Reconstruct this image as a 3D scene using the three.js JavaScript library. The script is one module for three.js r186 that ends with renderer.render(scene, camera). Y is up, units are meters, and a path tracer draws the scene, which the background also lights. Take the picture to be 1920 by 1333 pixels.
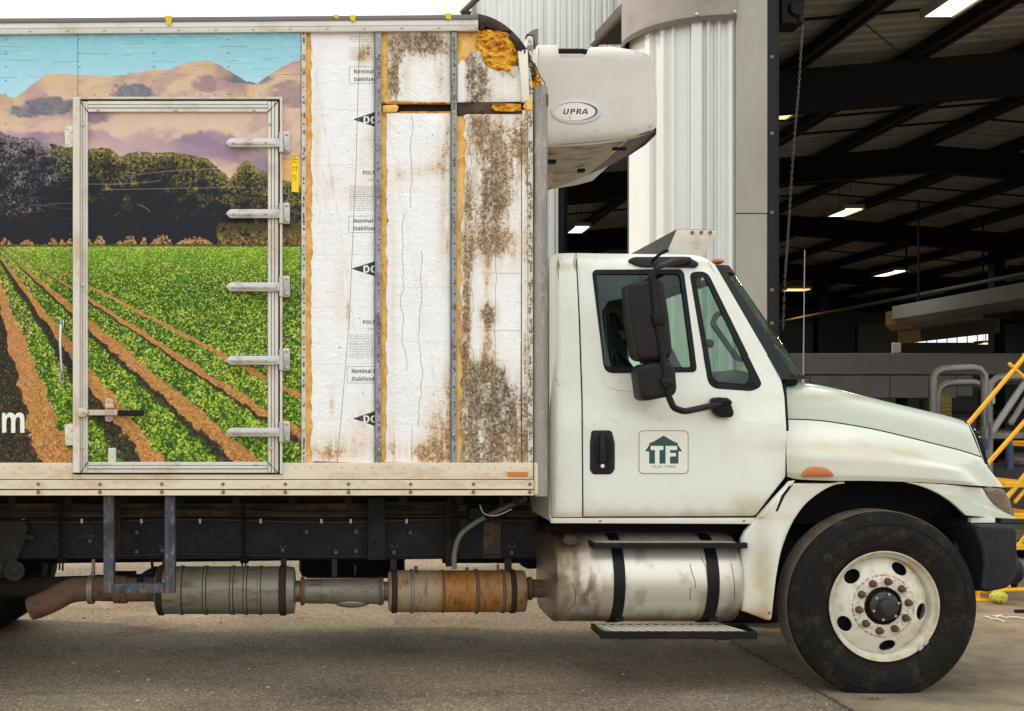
import * as THREE from 'three';
import { mergeGeometries, toCreasedNormals } from 'three/addons/utils/BufferGeometryUtils.js';
import { RoundedBoxGeometry } from 'three/addons/geometries/RoundedBoxGeometry.js';
import { TessellateModifier } from 'three/addons/modifiers/TessellateModifier.js';
import { RectAreaLightUniformsLib } from 'three/addons/lights/RectAreaLightUniformsLib.js';

// ---------------------------------------------------------------- camera, sky, sun, exposure
const scene = new THREE.Scene();
const S = 338, D = 6.8, X0 = 650, YH = 765, EYE = (1303 - YH) / S;   // 338 photo pixels per metre on the truck's side (z = 0), 6.8 m away
const camera = new THREE.PerspectiveCamera(2 * Math.atan(1333 / 2 / (S * D)) * 180 / Math.PI, 1920 / 1333, 0.1, 400);
camera.position.set(0, EYE, D);
camera.setViewOffset(1920, 1333, 960 - X0, 666.5 - YH, 1920, 1333);
const renderer = new THREE.WebGLRenderer({ antialias: true });
renderer.toneMapping = THREE.LinearToneMapping;
renderer.toneMappingExposure = 1.0;
renderer.shadowMap.enabled = true;
RectAreaLightUniformsLib.init();
{
  const W = 64, Hh = 32, data = new Float32Array(W * Hh * 4);
  for (let y = 0; y < Hh; y++) for (let x = 0; x < W; x++) {
    const up = ((y + 0.5) / Hh - 0.5) * Math.PI, s = Math.sin(up);
    const l = s > 0 ? 1.42 + 0.45 * s : 0.5, o = (y * W + x) * 4;
    data[o] = l * 0.965; data[o + 1] = l * (s > 0 ? 1.0 : 0.95); data[o + 2] = l * (s > 0 ? 1.0 : 0.92); data[o + 3] = 1;
  }
  const t = new THREE.DataTexture(data, W, Hh, THREE.RGBAFormat, THREE.FloatType);
  t.mapping = THREE.EquirectangularReflectionMapping; t.magFilter = THREE.LinearFilter; t.needsUpdate = true;
  scene.background = t; scene.environment = t;
}
const sun = new THREE.DirectionalLight(0xffe9cf, 2.0);
sun.position.set(-19, 17, -9); sun.target.position.set(1, 0, -1);
sun.castShadow = true; sun.shadow.radius = 14; sun.shadow.mapSize.set(2048, 2048);
Object.assign(sun.shadow.camera, { left: -14, right: 14, top: 14, bottom: -14, near: 1, far: 70 });
scene.add(sun, sun.target);

// ---------------------------------------------------------------- helpers
let seed = 7;
const rnd = () => { seed = (seed + 0x6d2b79f5) | 0; let t = Math.imul(seed ^ (seed >>> 15), 1 | seed); t = (t + Math.imul(t ^ (t >>> 7), 61 | t)) ^ t; return ((t ^ (t >>> 14)) >>> 0) / 4294967296; };
const rr = (a, b) => a + (b - a) * rnd();
const clamp = (v, a = 0, b = 1) => Math.min(b, Math.max(a, v));
const mix = (a, b, t) => a + (b - a) * t;
const sst = (a, b, v) => { const t = clamp((v - a) / (b - a)); return t * t * (3 - 2 * t); };
const hash = (x, y) => { let h = Math.imul(x, 374761393) + Math.imul(y, 668265263) | 0; h = Math.imul(h ^ (h >>> 13), 1274126177); return ((h ^ (h >>> 16)) >>> 0) / 4294967296; };
function vn(x, y, wrap) {
  let xi = Math.floor(x), yi = Math.floor(y); const fx = x - xi, fy = y - yi, u = fx * fx * (3 - 2 * fx), v = fy * fy * (3 - 2 * fy);
  let x1 = xi + 1, y1 = yi + 1;
  if (wrap) { const m = (a) => ((a % wrap) + wrap) % wrap; xi = m(xi); yi = m(yi); x1 = m(x1); y1 = m(y1); }
  return mix(mix(hash(xi, yi), hash(x1, yi), u), mix(hash(xi, y1), hash(x1, y1), u), v);
}
const fbm = (x, y, o = 4, wrap = 0) => { let s = 0, a = 0.5, n = 0; for (let i = 0; i < o; i++) { s += a * vn(x, y, wrap); n += a; x *= 2; y *= 2; wrap *= 2; a *= 0.5; } return s / n; };
const lerpPts = (pts, x) => { if (x <= pts[0][0]) return pts[0][1]; for (let i = 1; i < pts.length; i++) if (x <= pts[i][0]) { const t = (x - pts[i - 1][0]) / (pts[i][0] - pts[i - 1][0]); return mix(pts[i - 1][1], pts[i][1], t); } return pts[pts.length - 1][1]; };

// a measured photo pixel, at distance D - z from the lens, as a place in metres
const kz = (z) => (D - z) / D;
const X = (px, z = 0) => (px - X0) / S * kz(z), Y = (py, z = 0) => EYE + (YH - py) / S * kz(z);
const P = (px, py, z = 0) => new THREE.Vector3(X(px, z), Y(py, z), z);
const At = (px, py, d) => P(px, py, D - d);
const V = (x, y, z) => new THREE.Vector3(x, y, z);

const names = new Map();
const numbered = (n) => { const k = names.get(n) ?? 0; names.set(n, k + 1); return k ? n + '_' + String(k).padStart(3, '0') : n; };
function clean(g) {
  let o = g.index ? g.toNonIndexed() : g;
  for (const k of Object.keys(o.attributes)) if (!['position', 'normal', 'uv'].includes(k)) o.deleteAttribute(k);
  if (!o.attributes.uv) o.setAttribute('uv', new THREE.BufferAttribute(new Float32Array(o.attributes.position.count * 2), 2));
  if (!o.attributes.normal) o.computeVertexNormals();
  o.morphAttributes = {}; o.clearGroups();
  return o;
}
const merge = (...list) => { const l = list.flat(9).filter(Boolean).map(clean); return l.length === 1 ? l[0] : mergeGeometries(l); };
const bases = new Map();
function thing(name, label, category, pos = V(0, 0, 0), group, kind) {
  const o = new THREE.Group(); o.name = numbered(name); o.position.copy(pos); scene.add(o); bases.set(o, pos);
  if (label) o.userData.label = label;
  if (category) o.userData.category = category;
  if (group) o.userData.group = group;
  if (kind) o.userData.kind = kind;
  return o;
}
// one named mesh, shapes given in the scene's metres, under a thing or under one of its parts
function part(name, geos, mat, parent, extra) {
  const b = bases.get(parent), g = merge(geos); g.translate(-b.x, -b.y, -b.z);
  const m = new THREE.Mesh(g, mat); m.name = name; m.castShadow = m.receiveShadow = true; parent.add(m); bases.set(m, b);
  if (extra) Object.assign(m.userData, extra);
  return m;
}
function single(name, geos, mat, label, category, { group, kind } = {}) {
  const g = merge(geos); g.computeBoundingBox(); const c = g.boundingBox.getCenter(V(0, 0, 0)); c.y = g.boundingBox.min.y;
  g.translate(-c.x, -c.y, -c.z);
  const m = new THREE.Mesh(g, mat); m.name = numbered(name); m.position.copy(c); m.castShadow = m.receiveShadow = true; scene.add(m);
  if (label) m.userData.label = label;
  if (category) m.userData.category = category;
  if (group) m.userData.group = group;
  if (kind) m.userData.kind = kind;
  return m;
}
// uv in metres from x and y (z for faces that look sideways)
function uvm(g, how = 'auto') {
  const g2 = clean(g), p = g2.attributes.position, n = g2.attributes.normal, uv = new Float32Array(p.count * 2);
  for (let i = 0; i < p.count; i++) {
    let u = p.getX(i), v = p.getY(i);
    if (how === 'auto') { const ax = Math.abs(n.getX(i)), ay = Math.abs(n.getY(i)), az = Math.abs(n.getZ(i)); if (ay > ax && ay > az) v = p.getZ(i); else if (ax > az) u = p.getZ(i); }
    if (how === 'xz') v = p.getZ(i);
    if (how === 'zy') u = p.getZ(i);
    uv[i * 2] = u; uv[i * 2 + 1] = v;
  }
  g2.setAttribute('uv', new THREE.BufferAttribute(uv, 2)); return g2;
}
// uv that lays a print measured as [px0, py0, px1, py1] onto an upright side, from its x and y in metres
function uvp(g, [a, b, c, d], z = 0) {
  const g2 = clean(g), p = g2.attributes.position, uv = new Float32Array(p.count * 2), x0 = X(a, z), x1 = X(c, z), y0 = Y(d, z), y1 = Y(b, z);
  for (let i = 0; i < p.count; i++) { uv[i * 2] = (p.getX(i) - x0) / (x1 - x0); uv[i * 2 + 1] = (p.getY(i) - y0) / (y1 - y0); }
  g2.setAttribute('uv', new THREE.BufferAttribute(uv, 2)); return g2;
}
const rbox = (w, h, d, r = 0.004) => { const m = Math.min(w, h, d); return r > 0.0005 && m > 0.003 ? new RoundedBoxGeometry(w, h, d, 1, Math.min(r, m * 0.45)) : new THREE.BoxGeometry(w, h, d); };
// box whose front face shows the rectangle (px0, py0)-(px1, py1) at depth z and reaches back by depth
const bx = (px0, py0, px1, py1, z, depth, r = 0.003) => rbox(X(px1, z) - X(px0, z), Y(py0, z) - Y(py1, z), depth, r).translate((X(px0, z) + X(px1, z)) / 2, (Y(py0, z) + Y(py1, z)) / 2, z - depth / 2);
const wbox = (x0, y0, z0, x1, y1, z1, r = 0) => rbox(Math.abs(x1 - x0), Math.abs(y1 - y0), Math.abs(z1 - z0), r).translate((x0 + x1) / 2, (y0 + y1) / 2, (z0 + z1) / 2);
function cyl(a, b, r0, r1 = r0, seg = 16, open = false) {
  const d = b.clone().sub(a), g = new THREE.CylinderGeometry(r1, r0, d.length(), seg, 1, open);
  g.applyQuaternion(new THREE.Quaternion().setFromUnitVectors(V(0, 1, 0), d.normalize()));
  return g.translate((a.x + b.x) / 2, (a.y + b.y) / 2, (a.z + b.z) / 2);
}
function pipe(pts, r, bend = 0.05, seg = 10, along = 0) {
  const path = new THREE.CurvePath(); let at = pts[0];
  for (let i = 1; i < pts.length; i++) {
    if (i === pts.length - 1) { path.add(new THREE.LineCurve3(at, pts[i])); break; }
    const a = pts[i].clone().sub(at), b = pts[i + 1].clone().sub(pts[i]), l = Math.min(bend, a.length() * 0.48, b.length() * 0.48);
    const p = pts[i].clone().addScaledVector(a.normalize(), -l), q = pts[i].clone().addScaledVector(b.normalize(), l);
    path.add(new THREE.LineCurve3(at, p)); path.add(new THREE.QuadraticBezierCurve3(p, pts[i], q)); at = q;
  }
  const g = new THREE.TubeGeometry(path, along || pts.length * 12, r, seg, false);
  return merge(g, new THREE.SphereGeometry(r * 0.999, seg, 6).translate(...pts[0].toArray()), new THREE.SphereGeometry(r * 0.999, seg, 6).translate(...pts[pts.length - 1].toArray()));
}
const spline = (pts, r, n = 40, seg = 8) => new THREE.TubeGeometry(new THREE.CatmullRomCurve3(pts), n, r, seg, false);
// closed outlines: [x, y, radius] corners in photo pixels
function outline(pts, dr = 0) {
  const n = pts.length, out = [];
  for (let i = 0; i < n; i++) {
    const p = pts[i], a = pts[(i + n - 1) % n], b = pts[(i + 1) % n], r = p[2] ?? dr;
    if (!r) { out.push([p[0], p[1]]); continue; }
    const la = Math.hypot(a[0] - p[0], a[1] - p[1]), lb = Math.hypot(b[0] - p[0], b[1] - p[1]), l = Math.min(r, la * 0.48, lb * 0.48);
    const s = [p[0] + (a[0] - p[0]) / la * l, p[1] + (a[1] - p[1]) / la * l], e = [p[0] + (b[0] - p[0]) / lb * l, p[1] + (b[1] - p[1]) / lb * l];
    for (let k = 0; k <= 6; k++) { const t = k / 6; out.push([(1 - t) ** 2 * s[0] + 2 * t * (1 - t) * p[0] + t * t * e[0], (1 - t) ** 2 * s[1] + 2 * t * (1 - t) * p[1] + t * t * e[1]]); }
  }
  return out;
}
const curve = (pts, n = 6) => new THREE.SplineCurve(pts.map((p) => new THREE.Vector2(p[0], p[1]))).getPoints((pts.length - 1) * n).map((p) => [p.x, p.y]);
const tess = new TessellateModifier(0.05, 7);
// a sheet or plate of the given outline: z is a number, or a function of (px, py) for pressed and bulging sheet metal
function panel(pts, { z = 0, depth = 0.02, bevel = 0.004, holes = [], crease = 0.7, cell = 0.06, flip = false } = {}) {
  const toV = ([x, y]) => new THREE.Vector2((x - X0) / S, (YH - y) / S), fn = typeof z === 'function';
  const shape = new THREE.Shape(pts.map(toV)); for (const h of holes) shape.holes.push(new THREE.Path(h.map(toV)));
  const b = Math.min(bevel, depth * 0.45);
  let g = new THREE.ExtrudeGeometry(shape, { depth: depth - 2 * b, bevelEnabled: b > 0, bevelSize: b, bevelThickness: b, bevelOffset: -b, bevelSegments: 2, steps: 1, curveSegments: 4 });
  g.translate(0, 0, -(depth - b)); g = clean(g);
  if (fn) { tess.maxEdgeLength = cell; g = clean(tess.modify(g)); }
  const p = g.attributes.position;
  for (let i = 0; i < p.count; i++) {
    const x = p.getX(i), y = p.getY(i), zz = fn ? z(x * S + X0, YH - y * S) : z, k = kz(zz);
    p.setXYZ(i, x * k, EYE + y * k, zz + p.getZ(i));
  }
  g.deleteAttribute('normal');
  const c = toCreasedNormals(g, crease); return clean(c);
}
// flat outline in (z, y) metres pushed along x
function alongX(pts, x0, x1, bevel = 0.005, seg = 2) {
  const shape = new THREE.Shape(pts.map(([z, y]) => new THREE.Vector2(-z, y))), g = new THREE.ExtrudeGeometry(shape, { depth: x1 - x0 - 2 * bevel, bevelEnabled: bevel > 0, bevelSize: bevel, bevelThickness: bevel, bevelOffset: -bevel, bevelSegments: seg });
  g.translate(0, 0, bevel); g.rotateY(Math.PI / 2); g.translate(x0, 0, 0); g.deleteAttribute('normal'); return toCreasedNormals(clean(g), 0.7);
}
// outline in photo pixels pushed from zFront back to zBack (real size at zFront)
function alongZ(pts, zf, zb, bevel = 0.01, seg = 3) {
  const shape = new THREE.Shape(pts.map(([a, b]) => new THREE.Vector2(X(a, zf), Y(b, zf)))), g = new THREE.ExtrudeGeometry(shape, { depth: zf - zb - 2 * bevel, bevelEnabled: true, bevelSize: bevel, bevelThickness: bevel, bevelOffset: -bevel, bevelSegments: seg });
  g.translate(0, 0, zb + bevel); g.deleteAttribute('normal'); return toCreasedNormals(clean(g), 0.8);
}
// turned part with its axis along x: [[x, r], ...] about height y, depth z
function turnX(prof, y, z, seg = 40) {
  const g = new THREE.LatheGeometry(prof.map(([x, r]) => new THREE.Vector2(Math.max(r, 1e-4), x)), seg);
  g.rotateZ(-Math.PI / 2); g.translate(0, y, z); g.deleteAttribute('normal'); return toCreasedNormals(clean(g), 0.6);
}
function turnZ(prof, x, y, z, seg = 48) {   // [[r, z], ...]
  const g = new THREE.LatheGeometry(prof.map(([r, q]) => new THREE.Vector2(Math.max(r, 1e-4), q)), seg);
  g.rotateX(Math.PI / 2); g.translate(x, y, z); g.deleteAttribute('normal'); return toCreasedNormals(clean(g), 0.6);
}
const dome = (r, h, seg = 8) => new THREE.SphereGeometry(r, seg, 4, 0, Math.PI * 2, 0, Math.PI / 2).scale(1, h / r, 1).rotateX(Math.PI / 2);
const rivet = (px, py, z, r = 0.006, h = 0.004) => dome(r, h).translate(X(px, z), Y(py, z), z - 0.0005);

// ---------------------------------------------------------------- computed textures
const canvasOf = (w, h) => { const c = document.createElement('canvas'); c.width = w; c.height = h; return c; };
function paint(w, h, f) {
  const c = canvasOf(w, h), g = c.getContext('2d'), im = g.getImageData(0, 0, w, h), d = im.data;
  for (let y = 0, o = 0; y < h; y++) for (let x = 0; x < w; x++, o += 4) { const v = f(x, y); d[o] = v[0]; d[o + 1] = v[1]; d[o + 2] = v[2]; d[o + 3] = 255; }
  g.putImageData(im, 0, 0); return c;
}
function tex(c, srgb = true, repeat) {
  const t = new THREE.CanvasTexture(c); if (srgb) t.colorSpace = THREE.SRGBColorSpace;
  if (repeat) { t.wrapS = t.wrapT = THREE.RepeatWrapping; t.repeat.set(repeat, repeat); }
  return t;
}
const std = (o) => new THREE.MeshStandardMaterial({ roughness: 0.6, ...o });
const phys = (o) => new THREE.MeshPhysicalMaterial({ roughness: 0.4, ...o });
const gray = (v) => [v, v, v];
const mix3 = (a, b, t) => [mix(a[0], b[0], t), mix(a[1], b[1], t), mix(a[2], b[2], t)];
const rgb = (c, a = 1) => `rgba(${c[0] | 0},${c[1] | 0},${c[2] | 0},${a})`;
// asphalt: pale and dark aggregate in a brown grey binder, with smooth stains
const asphaltC = paint(1536, 1536, (x, y) => {
  const a = fbm(x / 192, y / 192, 4, 8), b = vn(x / 2.4, y / 2.4, 640), c = hash((x + (y >> 2)) >> 1, y >> 1), c2 = hash((x + 7 + (y >> 3)) / 3 | 0, (y + 3) / 3 | 0), st = fbm(x / 768 + 5, y / 96, 3, 0) ;
  const big = fbm(x / 512 + 9, y / 512, 3, 3), oil = sst(0.66, 0.74, fbm(x / 120 + 4, y / 120, 3)); let v = 98 + (a - 0.5) * 40 + (big - 0.5) * 30 + (b - 0.5) * 36 + (vn(x / 5, y / 5) - 0.5) * 20 + (hash(x, y) - 0.5) * 16 - oil * 11;
  if (c > 0.955) v += 44 * (c - 0.955) / 0.045 + 10; else if (c2 > 0.965) v += 20 + 44 * (c2 - 0.965) / 0.035; else if (c2 < 0.05) v -= 24;
  return [v * 1.36, v * 1.19, v * 0.96];
});
const asphaltB = paint(1024, 1024, (x, y) => gray(128 + (vn(x / 2, y / 2, 512) - 0.5) * 150 + (vn(x / 5, y / 5, 0) - 0.5) * 70));
const concreteC = paint(1024, 1024, (x, y) => {
  const a = fbm(x / 128, y / 128, 5, 8), b = fbm(x / 16, y / 16, 3, 64), e = sst(0.55, 0.75, fbm(x / 256 + 3, y / 256, 4, 0));
  const v = 104 + (a - 0.5) * 50 + (b - 0.5) * 22 + (hash(x, y) - 0.5) * 12 - 20 * e; return [v * 1.32, v * 1.16, v * 0.93];
});
const asphaltM = std({ map: tex(asphaltC, true, 1 / 5.3), bumpMap: tex(asphaltB, false, 1 / 2.9), bumpScale: 0.005, roughness: 0.92 });
const concreteM = std({ map: tex(concreteC, true, 1 / 5), bumpMap: tex(asphaltB, false, 1 / 2), bumpScale: 0.0012, roughness: 0.8 });

// painted or bare metals with dirt of their own, uv in metres
const dirtTile = (base, dirt, amount, speck = 0.5, streak = 1) => paint(512, 512, (x, y) => {
  const a = fbm(x / 64, y / 64 / streak, 5, 8), b = fbm(x / 8, y / (8 * streak), 3, 64), t = clamp(sst(0.45, 0.8, a * 0.7 + b * 0.3) * amount + (hash(x, y) > 1 - 0.02 * speck ? 0.4 : 0));
  const n = (b - 0.5) * 12; const c = mix3(base, dirt, t); return [c[0] + n, c[1] + n, c[2] + n];
});
const roughTile = tex(paint(256, 256, (x, y) => gray(150 + (fbm(x / 32, y / 32, 4, 8) - 0.5) * 190)), false, 1.3);
const alumT = tex(dirtTile([214, 211, 204], [164, 140, 108], 0.4, 1, 1), true, 0.9);
const alumM = std({ map: alumT, roughness: 0.5, metalness: 0.25 });
const galvM = std({ map: tex(dirtTile([150, 152, 150], [92, 84, 74], 0.8, 2), true, 1.4), roughness: 0.55, metalness: 0.4 });
const strapM = std({ map: tex(dirtTile([196, 196, 194], [140, 124, 104], 0.5, 1), true, 2.3), roughness: 0.38, metalness: 0.55 });
const darkM = phys({ specularIntensity: 0.35, color: new THREE.Color().setRGB(0.012, 0.012, 0.014), roughness: 0.75 });
const frameM = phys({ specularIntensity: 0.35, map: tex(dirtTile([44, 46, 54], [84, 66, 50], 0.5, 1.5), true, 1.1), roughness: 0.7 });
const brownM = phys({ specularIntensity: 0.35, map: tex(dirtTile([58, 48, 40], [36, 30, 26], 0.8, 1), true, 1.2), roughness: 0.85 });
const rustM = std({ map: tex(dirtTile([112, 84, 62], [78, 52, 36], 0.9, 1.5), true, 1.7), bumpMap: roughTile, bumpScale: 0.002, roughness: 0.85, metalness: 0.1 });
const mufflerM = std({ map: tex(dirtTile([142, 135, 120], [92, 76, 56], 0.75, 1.5, 0.3), true, 1.3), roughness: 0.55, metalness: 0.45 });
const steelBlueM = std({ map: tex(paint(512, 512, (x, y) => {
  const a = fbm(x / 50, y / 90, 4), b = fbm(x / 22 + 40, y / 40, 4); let c = mix3([66, 74, 86], [42, 46, 54], sst(0.35, 0.7, a)); c = mix3(c, [140, 138, 130], sst(0.55, 0.75, b) * 0.5); return mix3(c, [112, 78, 46], sst(0.58, 0.76, fbm(x / 60 + 9, y / 50, 4)) * 0.8);
}), true, 2), roughness: 0.6, metalness: 0.2 });
const catM = std({ map: tex(paint(768, 256, (x, y) => {   // exhaust canister: rusty in the middle third
  const a = fbm(x / 26, y / 60, 5), b = fbm(x / 8, y / 30, 3), u = x / 768, r = clamp(sst(0.28, 0.46, u) * (1 - 0.25 * sst(0.5, 0.6, u)) * sst(1.05, 0.7, u) * 1.3 + (a - 0.5) * 1.6);
  let c = mix3([158, 142, 112], [168, 108, 44], clamp(r) * 0.9); c = mix3(c, [110, 68, 34], sst(0.5, 0.8, b) * clamp(r) * 0.6); return mix3(c, [74, 62, 48], sst(0.6, 0.8, a) * 0.5);
})), roughness: 0.6, metalness: 0.25 });
const woodM = std({ map: tex(paint(512, 256, (x, y) => { const a = fbm(x / 120, y / 5, 4), b = fbm(x / 20, y / 20, 3); const c = mix3([86, 70, 52], [40, 30, 22], sst(0.3, 0.75, a * 0.6 + b * 0.4)); return c; }), true, 0.8), roughness: 0.9 });
const foamM = std({ map: tex(paint(256, 512, (x, y) => { const a = fbm(x / 20, y / 40, 4), b = fbm(x / 5, y / 5, 2); const c = mix3([242, 200, 124], [226, 168, 84], sst(0.3, 0.7, a)); return mix3(c, [150, 96, 40], sst(0.7, 0.82, b) * 0.5); }), true, 2), roughness: 0.95 });
const foamOrangeM = std({ map: tex(paint(256, 256, (x, y) => { const a = fbm(x / 18, y / 10, 4), b = fbm(x / 40, y / 40, 3); const c = mix3([240, 174, 48], [204, 132, 28], sst(0.35, 0.75, a)); return mix3(c, [104, 62, 22], sst(0.62, 0.78, b) * 0.7); }), true, 3), bumpMap: tex(paint(256, 256, (x, y) => gray(255 * fbm(x / 14, y / 7, 4))), false, 3), bumpScale: 0.02, roughness: 0.95 });
const blackPlasticM = phys({ specularIntensity: 0.35, map: tex(dirtTile([24, 23, 24], [50, 46, 42], 0.45, 0.6), true, 1.5), roughness: 0.5 });
const mirrorPlasticM = phys({ specularIntensity: 0.35, map: tex(dirtTile([34, 31, 31], [52, 47, 44], 0.5, 0.8), true, 1.9), roughness: 0.55 });
const rubberM = phys({ specularIntensity: 0.35, map: tex(dirtTile([28, 25, 23], [60, 52, 44], 0.75, 0.6), true, 2.1), roughness: 0.85 });
const treadM = std({ map: tex(dirtTile([98, 88, 76], [70, 62, 52], 0.7, 0.5), true, 2.1), roughness: 0.9 });
const bumperM = phys({ specularIntensity: 0.35, map: tex(dirtTile([36, 36, 43], [52, 50, 52], 0.5, 0.6), true, 1.4), roughness: 0.5 });
const yellowM = std({ map: tex(dirtTile([238, 178, 22], [164, 112, 22], 0.5, 1), true, 1.5), roughness: 0.5 });
const tubeGreyM = std({ map: tex(paint(256, 256, (x, y) => { const a = fbm(x / 40, y / 60, 4), b = fbm(x / 60 + 7, y / 40, 3); let c = mix3([118, 114, 112], [66, 64, 64], sst(0.45, 0.72, a)); return mix3(c, [176, 140, 100], sst(0.7, 0.78, b) * 0.8); }), true, 3), roughness: 0.6 });
const blueTubeM = std({ color: new THREE.Color().setRGB(0.03, 0.05, 0.13), roughness: 0.6 });
const amberM = phys({ color: new THREE.Color().setRGB(0.45, 0.11, 0.008), roughness: 0.25, clearcoat: 0.5 });
const lampDullM = phys({ map: tex(dirtTile([104, 86, 60], [86, 50, 40], 0.8, 0.5), true, 3), roughness: 0.2, clearcoat: 0.6 });
const chromeM = std({ color: new THREE.Color().setRGB(0.6, 0.6, 0.6), roughness: 0.2, metalness: 0.9 });
const boltM = std({ color: new THREE.Color().setRGB(0.16, 0.13, 0.1), roughness: 0.6, metalness: 0.3 });
const rivetM = std({ color: new THREE.Color().setRGB(0.52, 0.5, 0.46), roughness: 0.45, metalness: 0.4 });
const nutM = std({ map: tex(dirtTile([98, 76, 56], [62, 44, 30], 0.9, 1), true, 6), roughness: 0.8 });
const tapeM = std({ color: new THREE.Color().setRGB(0.72, 0.55, 0.02), roughness: 0.6 });
const caulkM = std({ map: tex(dirtTile([214, 208, 196], [120, 100, 74], 0.9, 2.5), true, 4), bumpMap: roughTile, bumpScale: 0.004, roughness: 0.8 });
const glassM = phys({ color: new THREE.Color().setRGB(0.74, 0.9, 0.82), transmission: 1, roughness: 0.02, thickness: 0, ior: 1.45 });
const linerM = phys({ specularIntensity: 0.35, color: new THREE.Color().setRGB(0.02, 0.02, 0.024), roughness: 0.85 });
const innerGreyM = std({ color: new THREE.Color().setRGB(0.06, 0.065, 0.065), roughness: 0.8 });
const reeferM = phys({ map: tex(dirtTile([206, 199, 191], [168, 156, 144], 0.25, 1.2), true, 0.8), roughness: 0.42, clearcoat: 0.15, clearcoatRoughness: 0.4 });
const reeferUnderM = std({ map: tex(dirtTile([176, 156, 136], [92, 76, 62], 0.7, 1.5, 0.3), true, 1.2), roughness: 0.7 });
const steelPostM = std({ map: tex(paint(256, 1024, (x, y) => { const a = fbm(x / 60, y / 160, 4), b = fbm(x / 10, y / 12, 3); const c = mix3([150, 146, 138], [112, 112, 110], sst(0.35, 0.7, a)); return mix3(c, [190, 180, 164], sst(0.6, 0.75, b) * 0.4); }), true, 0.7), roughness: 0.5, metalness: 0.35 });

// cab paint: cream white with road film where it gathers, laid on the side from x and y
const CAB = [1020, 460, 1920, 1190];
const cabC = (() => {
  const w = 1350, h = 1095, q = 1.5;
  const blobs = [[1580, 836, 110, 12, 0.3], [1690, 852, 90, 13, 0.36], [1500, 905, 30, 40, 0.18], [1440, 1100, 22, 90, 0.45], [1420, 950, 40, 22, 0.3], [1230, 970, 260, 9, 0.3], [1340, 765, 60, 24, 0.16], [1240, 762, 60, 20, 0.16], [1060, 490, 40, 10, 0.35], [1330, 484, 40, 8, 0.35], [1640, 742, 140, 8, 0.35], [1036, 800, 8, 260, 0.25], [1400, 1165, 60, 30, 0.5], [1180, 690, 50, 16, 0.1]];
  const c = paint(w, h, (x, y) => {
    const px = CAB[0] + x / q, py = CAB[1] + y / q; let t = 0;
    for (const [bx0, by0, sx, sy, a] of blobs) { const e = ((px - bx0) / sx) ** 2 + ((py - by0) / sy) ** 2; if (e < 9) t += a * Math.exp(-e); }
    const n = fbm(px / 60, py / 60, 5), m = 0.5 + (fbm(px / 26, py / 40, 4) - 0.5) * 0.8;
    t = clamp(t * (0.35 + 1.2 * m) + 0.05 * sst(0.5, 0.75, n) + 0.12 * sst(0.72, 0.8, fbm(px / 5, py / 5, 2)) * n);
    return mix3([225, 227, 217], [160, 128, 82], t);
  });
  const g = c.getContext('2d'); g.scale(q, q); g.translate(-CAB[0], -CAB[1]);
  const lines = [[1050, 706, 1055, 716], [1052, 718, 1060, 722], [1180, 560, 1186, 563]];
  g.strokeStyle = 'rgba(120,104,80,0.7)'; g.lineWidth = 0.8; for (const l of lines) { g.beginPath(); g.moveTo(l[0], l[1]); g.lineTo(l[2], l[3]); g.stroke(); }
  for (let i = 0; i < 240; i++) { g.fillStyle = `rgba(110,90,62,${rr(0.15, 0.5)})`; g.beginPath(); g.arc(rr(1030, 1900), 470 + 720 * Math.sqrt(rnd()), rr(0.3, 0.9), 0, 7); g.fill(); }
  for (const [a, b, l] of [[1090, 760, 30], [1200, 905, 20], [1705, 975, 14]]) { g.strokeStyle = 'rgba(150,120,80,0.25)'; g.beginPath(); g.moveTo(a, b); g.lineTo(a + 1, b + l); g.stroke(); }
  return c;
})();
const cabM = phys({ map: tex(cabC), roughness: 0.35, clearcoat: 0.6, clearcoatRoughness: 0.06 });
const hoodShadedM = phys({ map: cabM.map, color: new THREE.Color().setRGB(0.71, 0.73, 0.68), roughness: 0.4, clearcoat: 0.4, clearcoatRoughness: 0.08 });  // cab paint with shading of the hood sides darkened into its colour
const wingShadedM = phys({ map: cabM.map, color: new THREE.Color().setRGB(0.84, 0.85, 0.81), roughness: 0.38, clearcoat: 0.45, clearcoatRoughness: 0.08 });  // same cab paint, milder shading put into the colour for fender and nose
const creamM = phys({ color: new THREE.Color().setRGB(0.74, 0.74, 0.62), roughness: 0.4, clearcoat: 0.3 });

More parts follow.
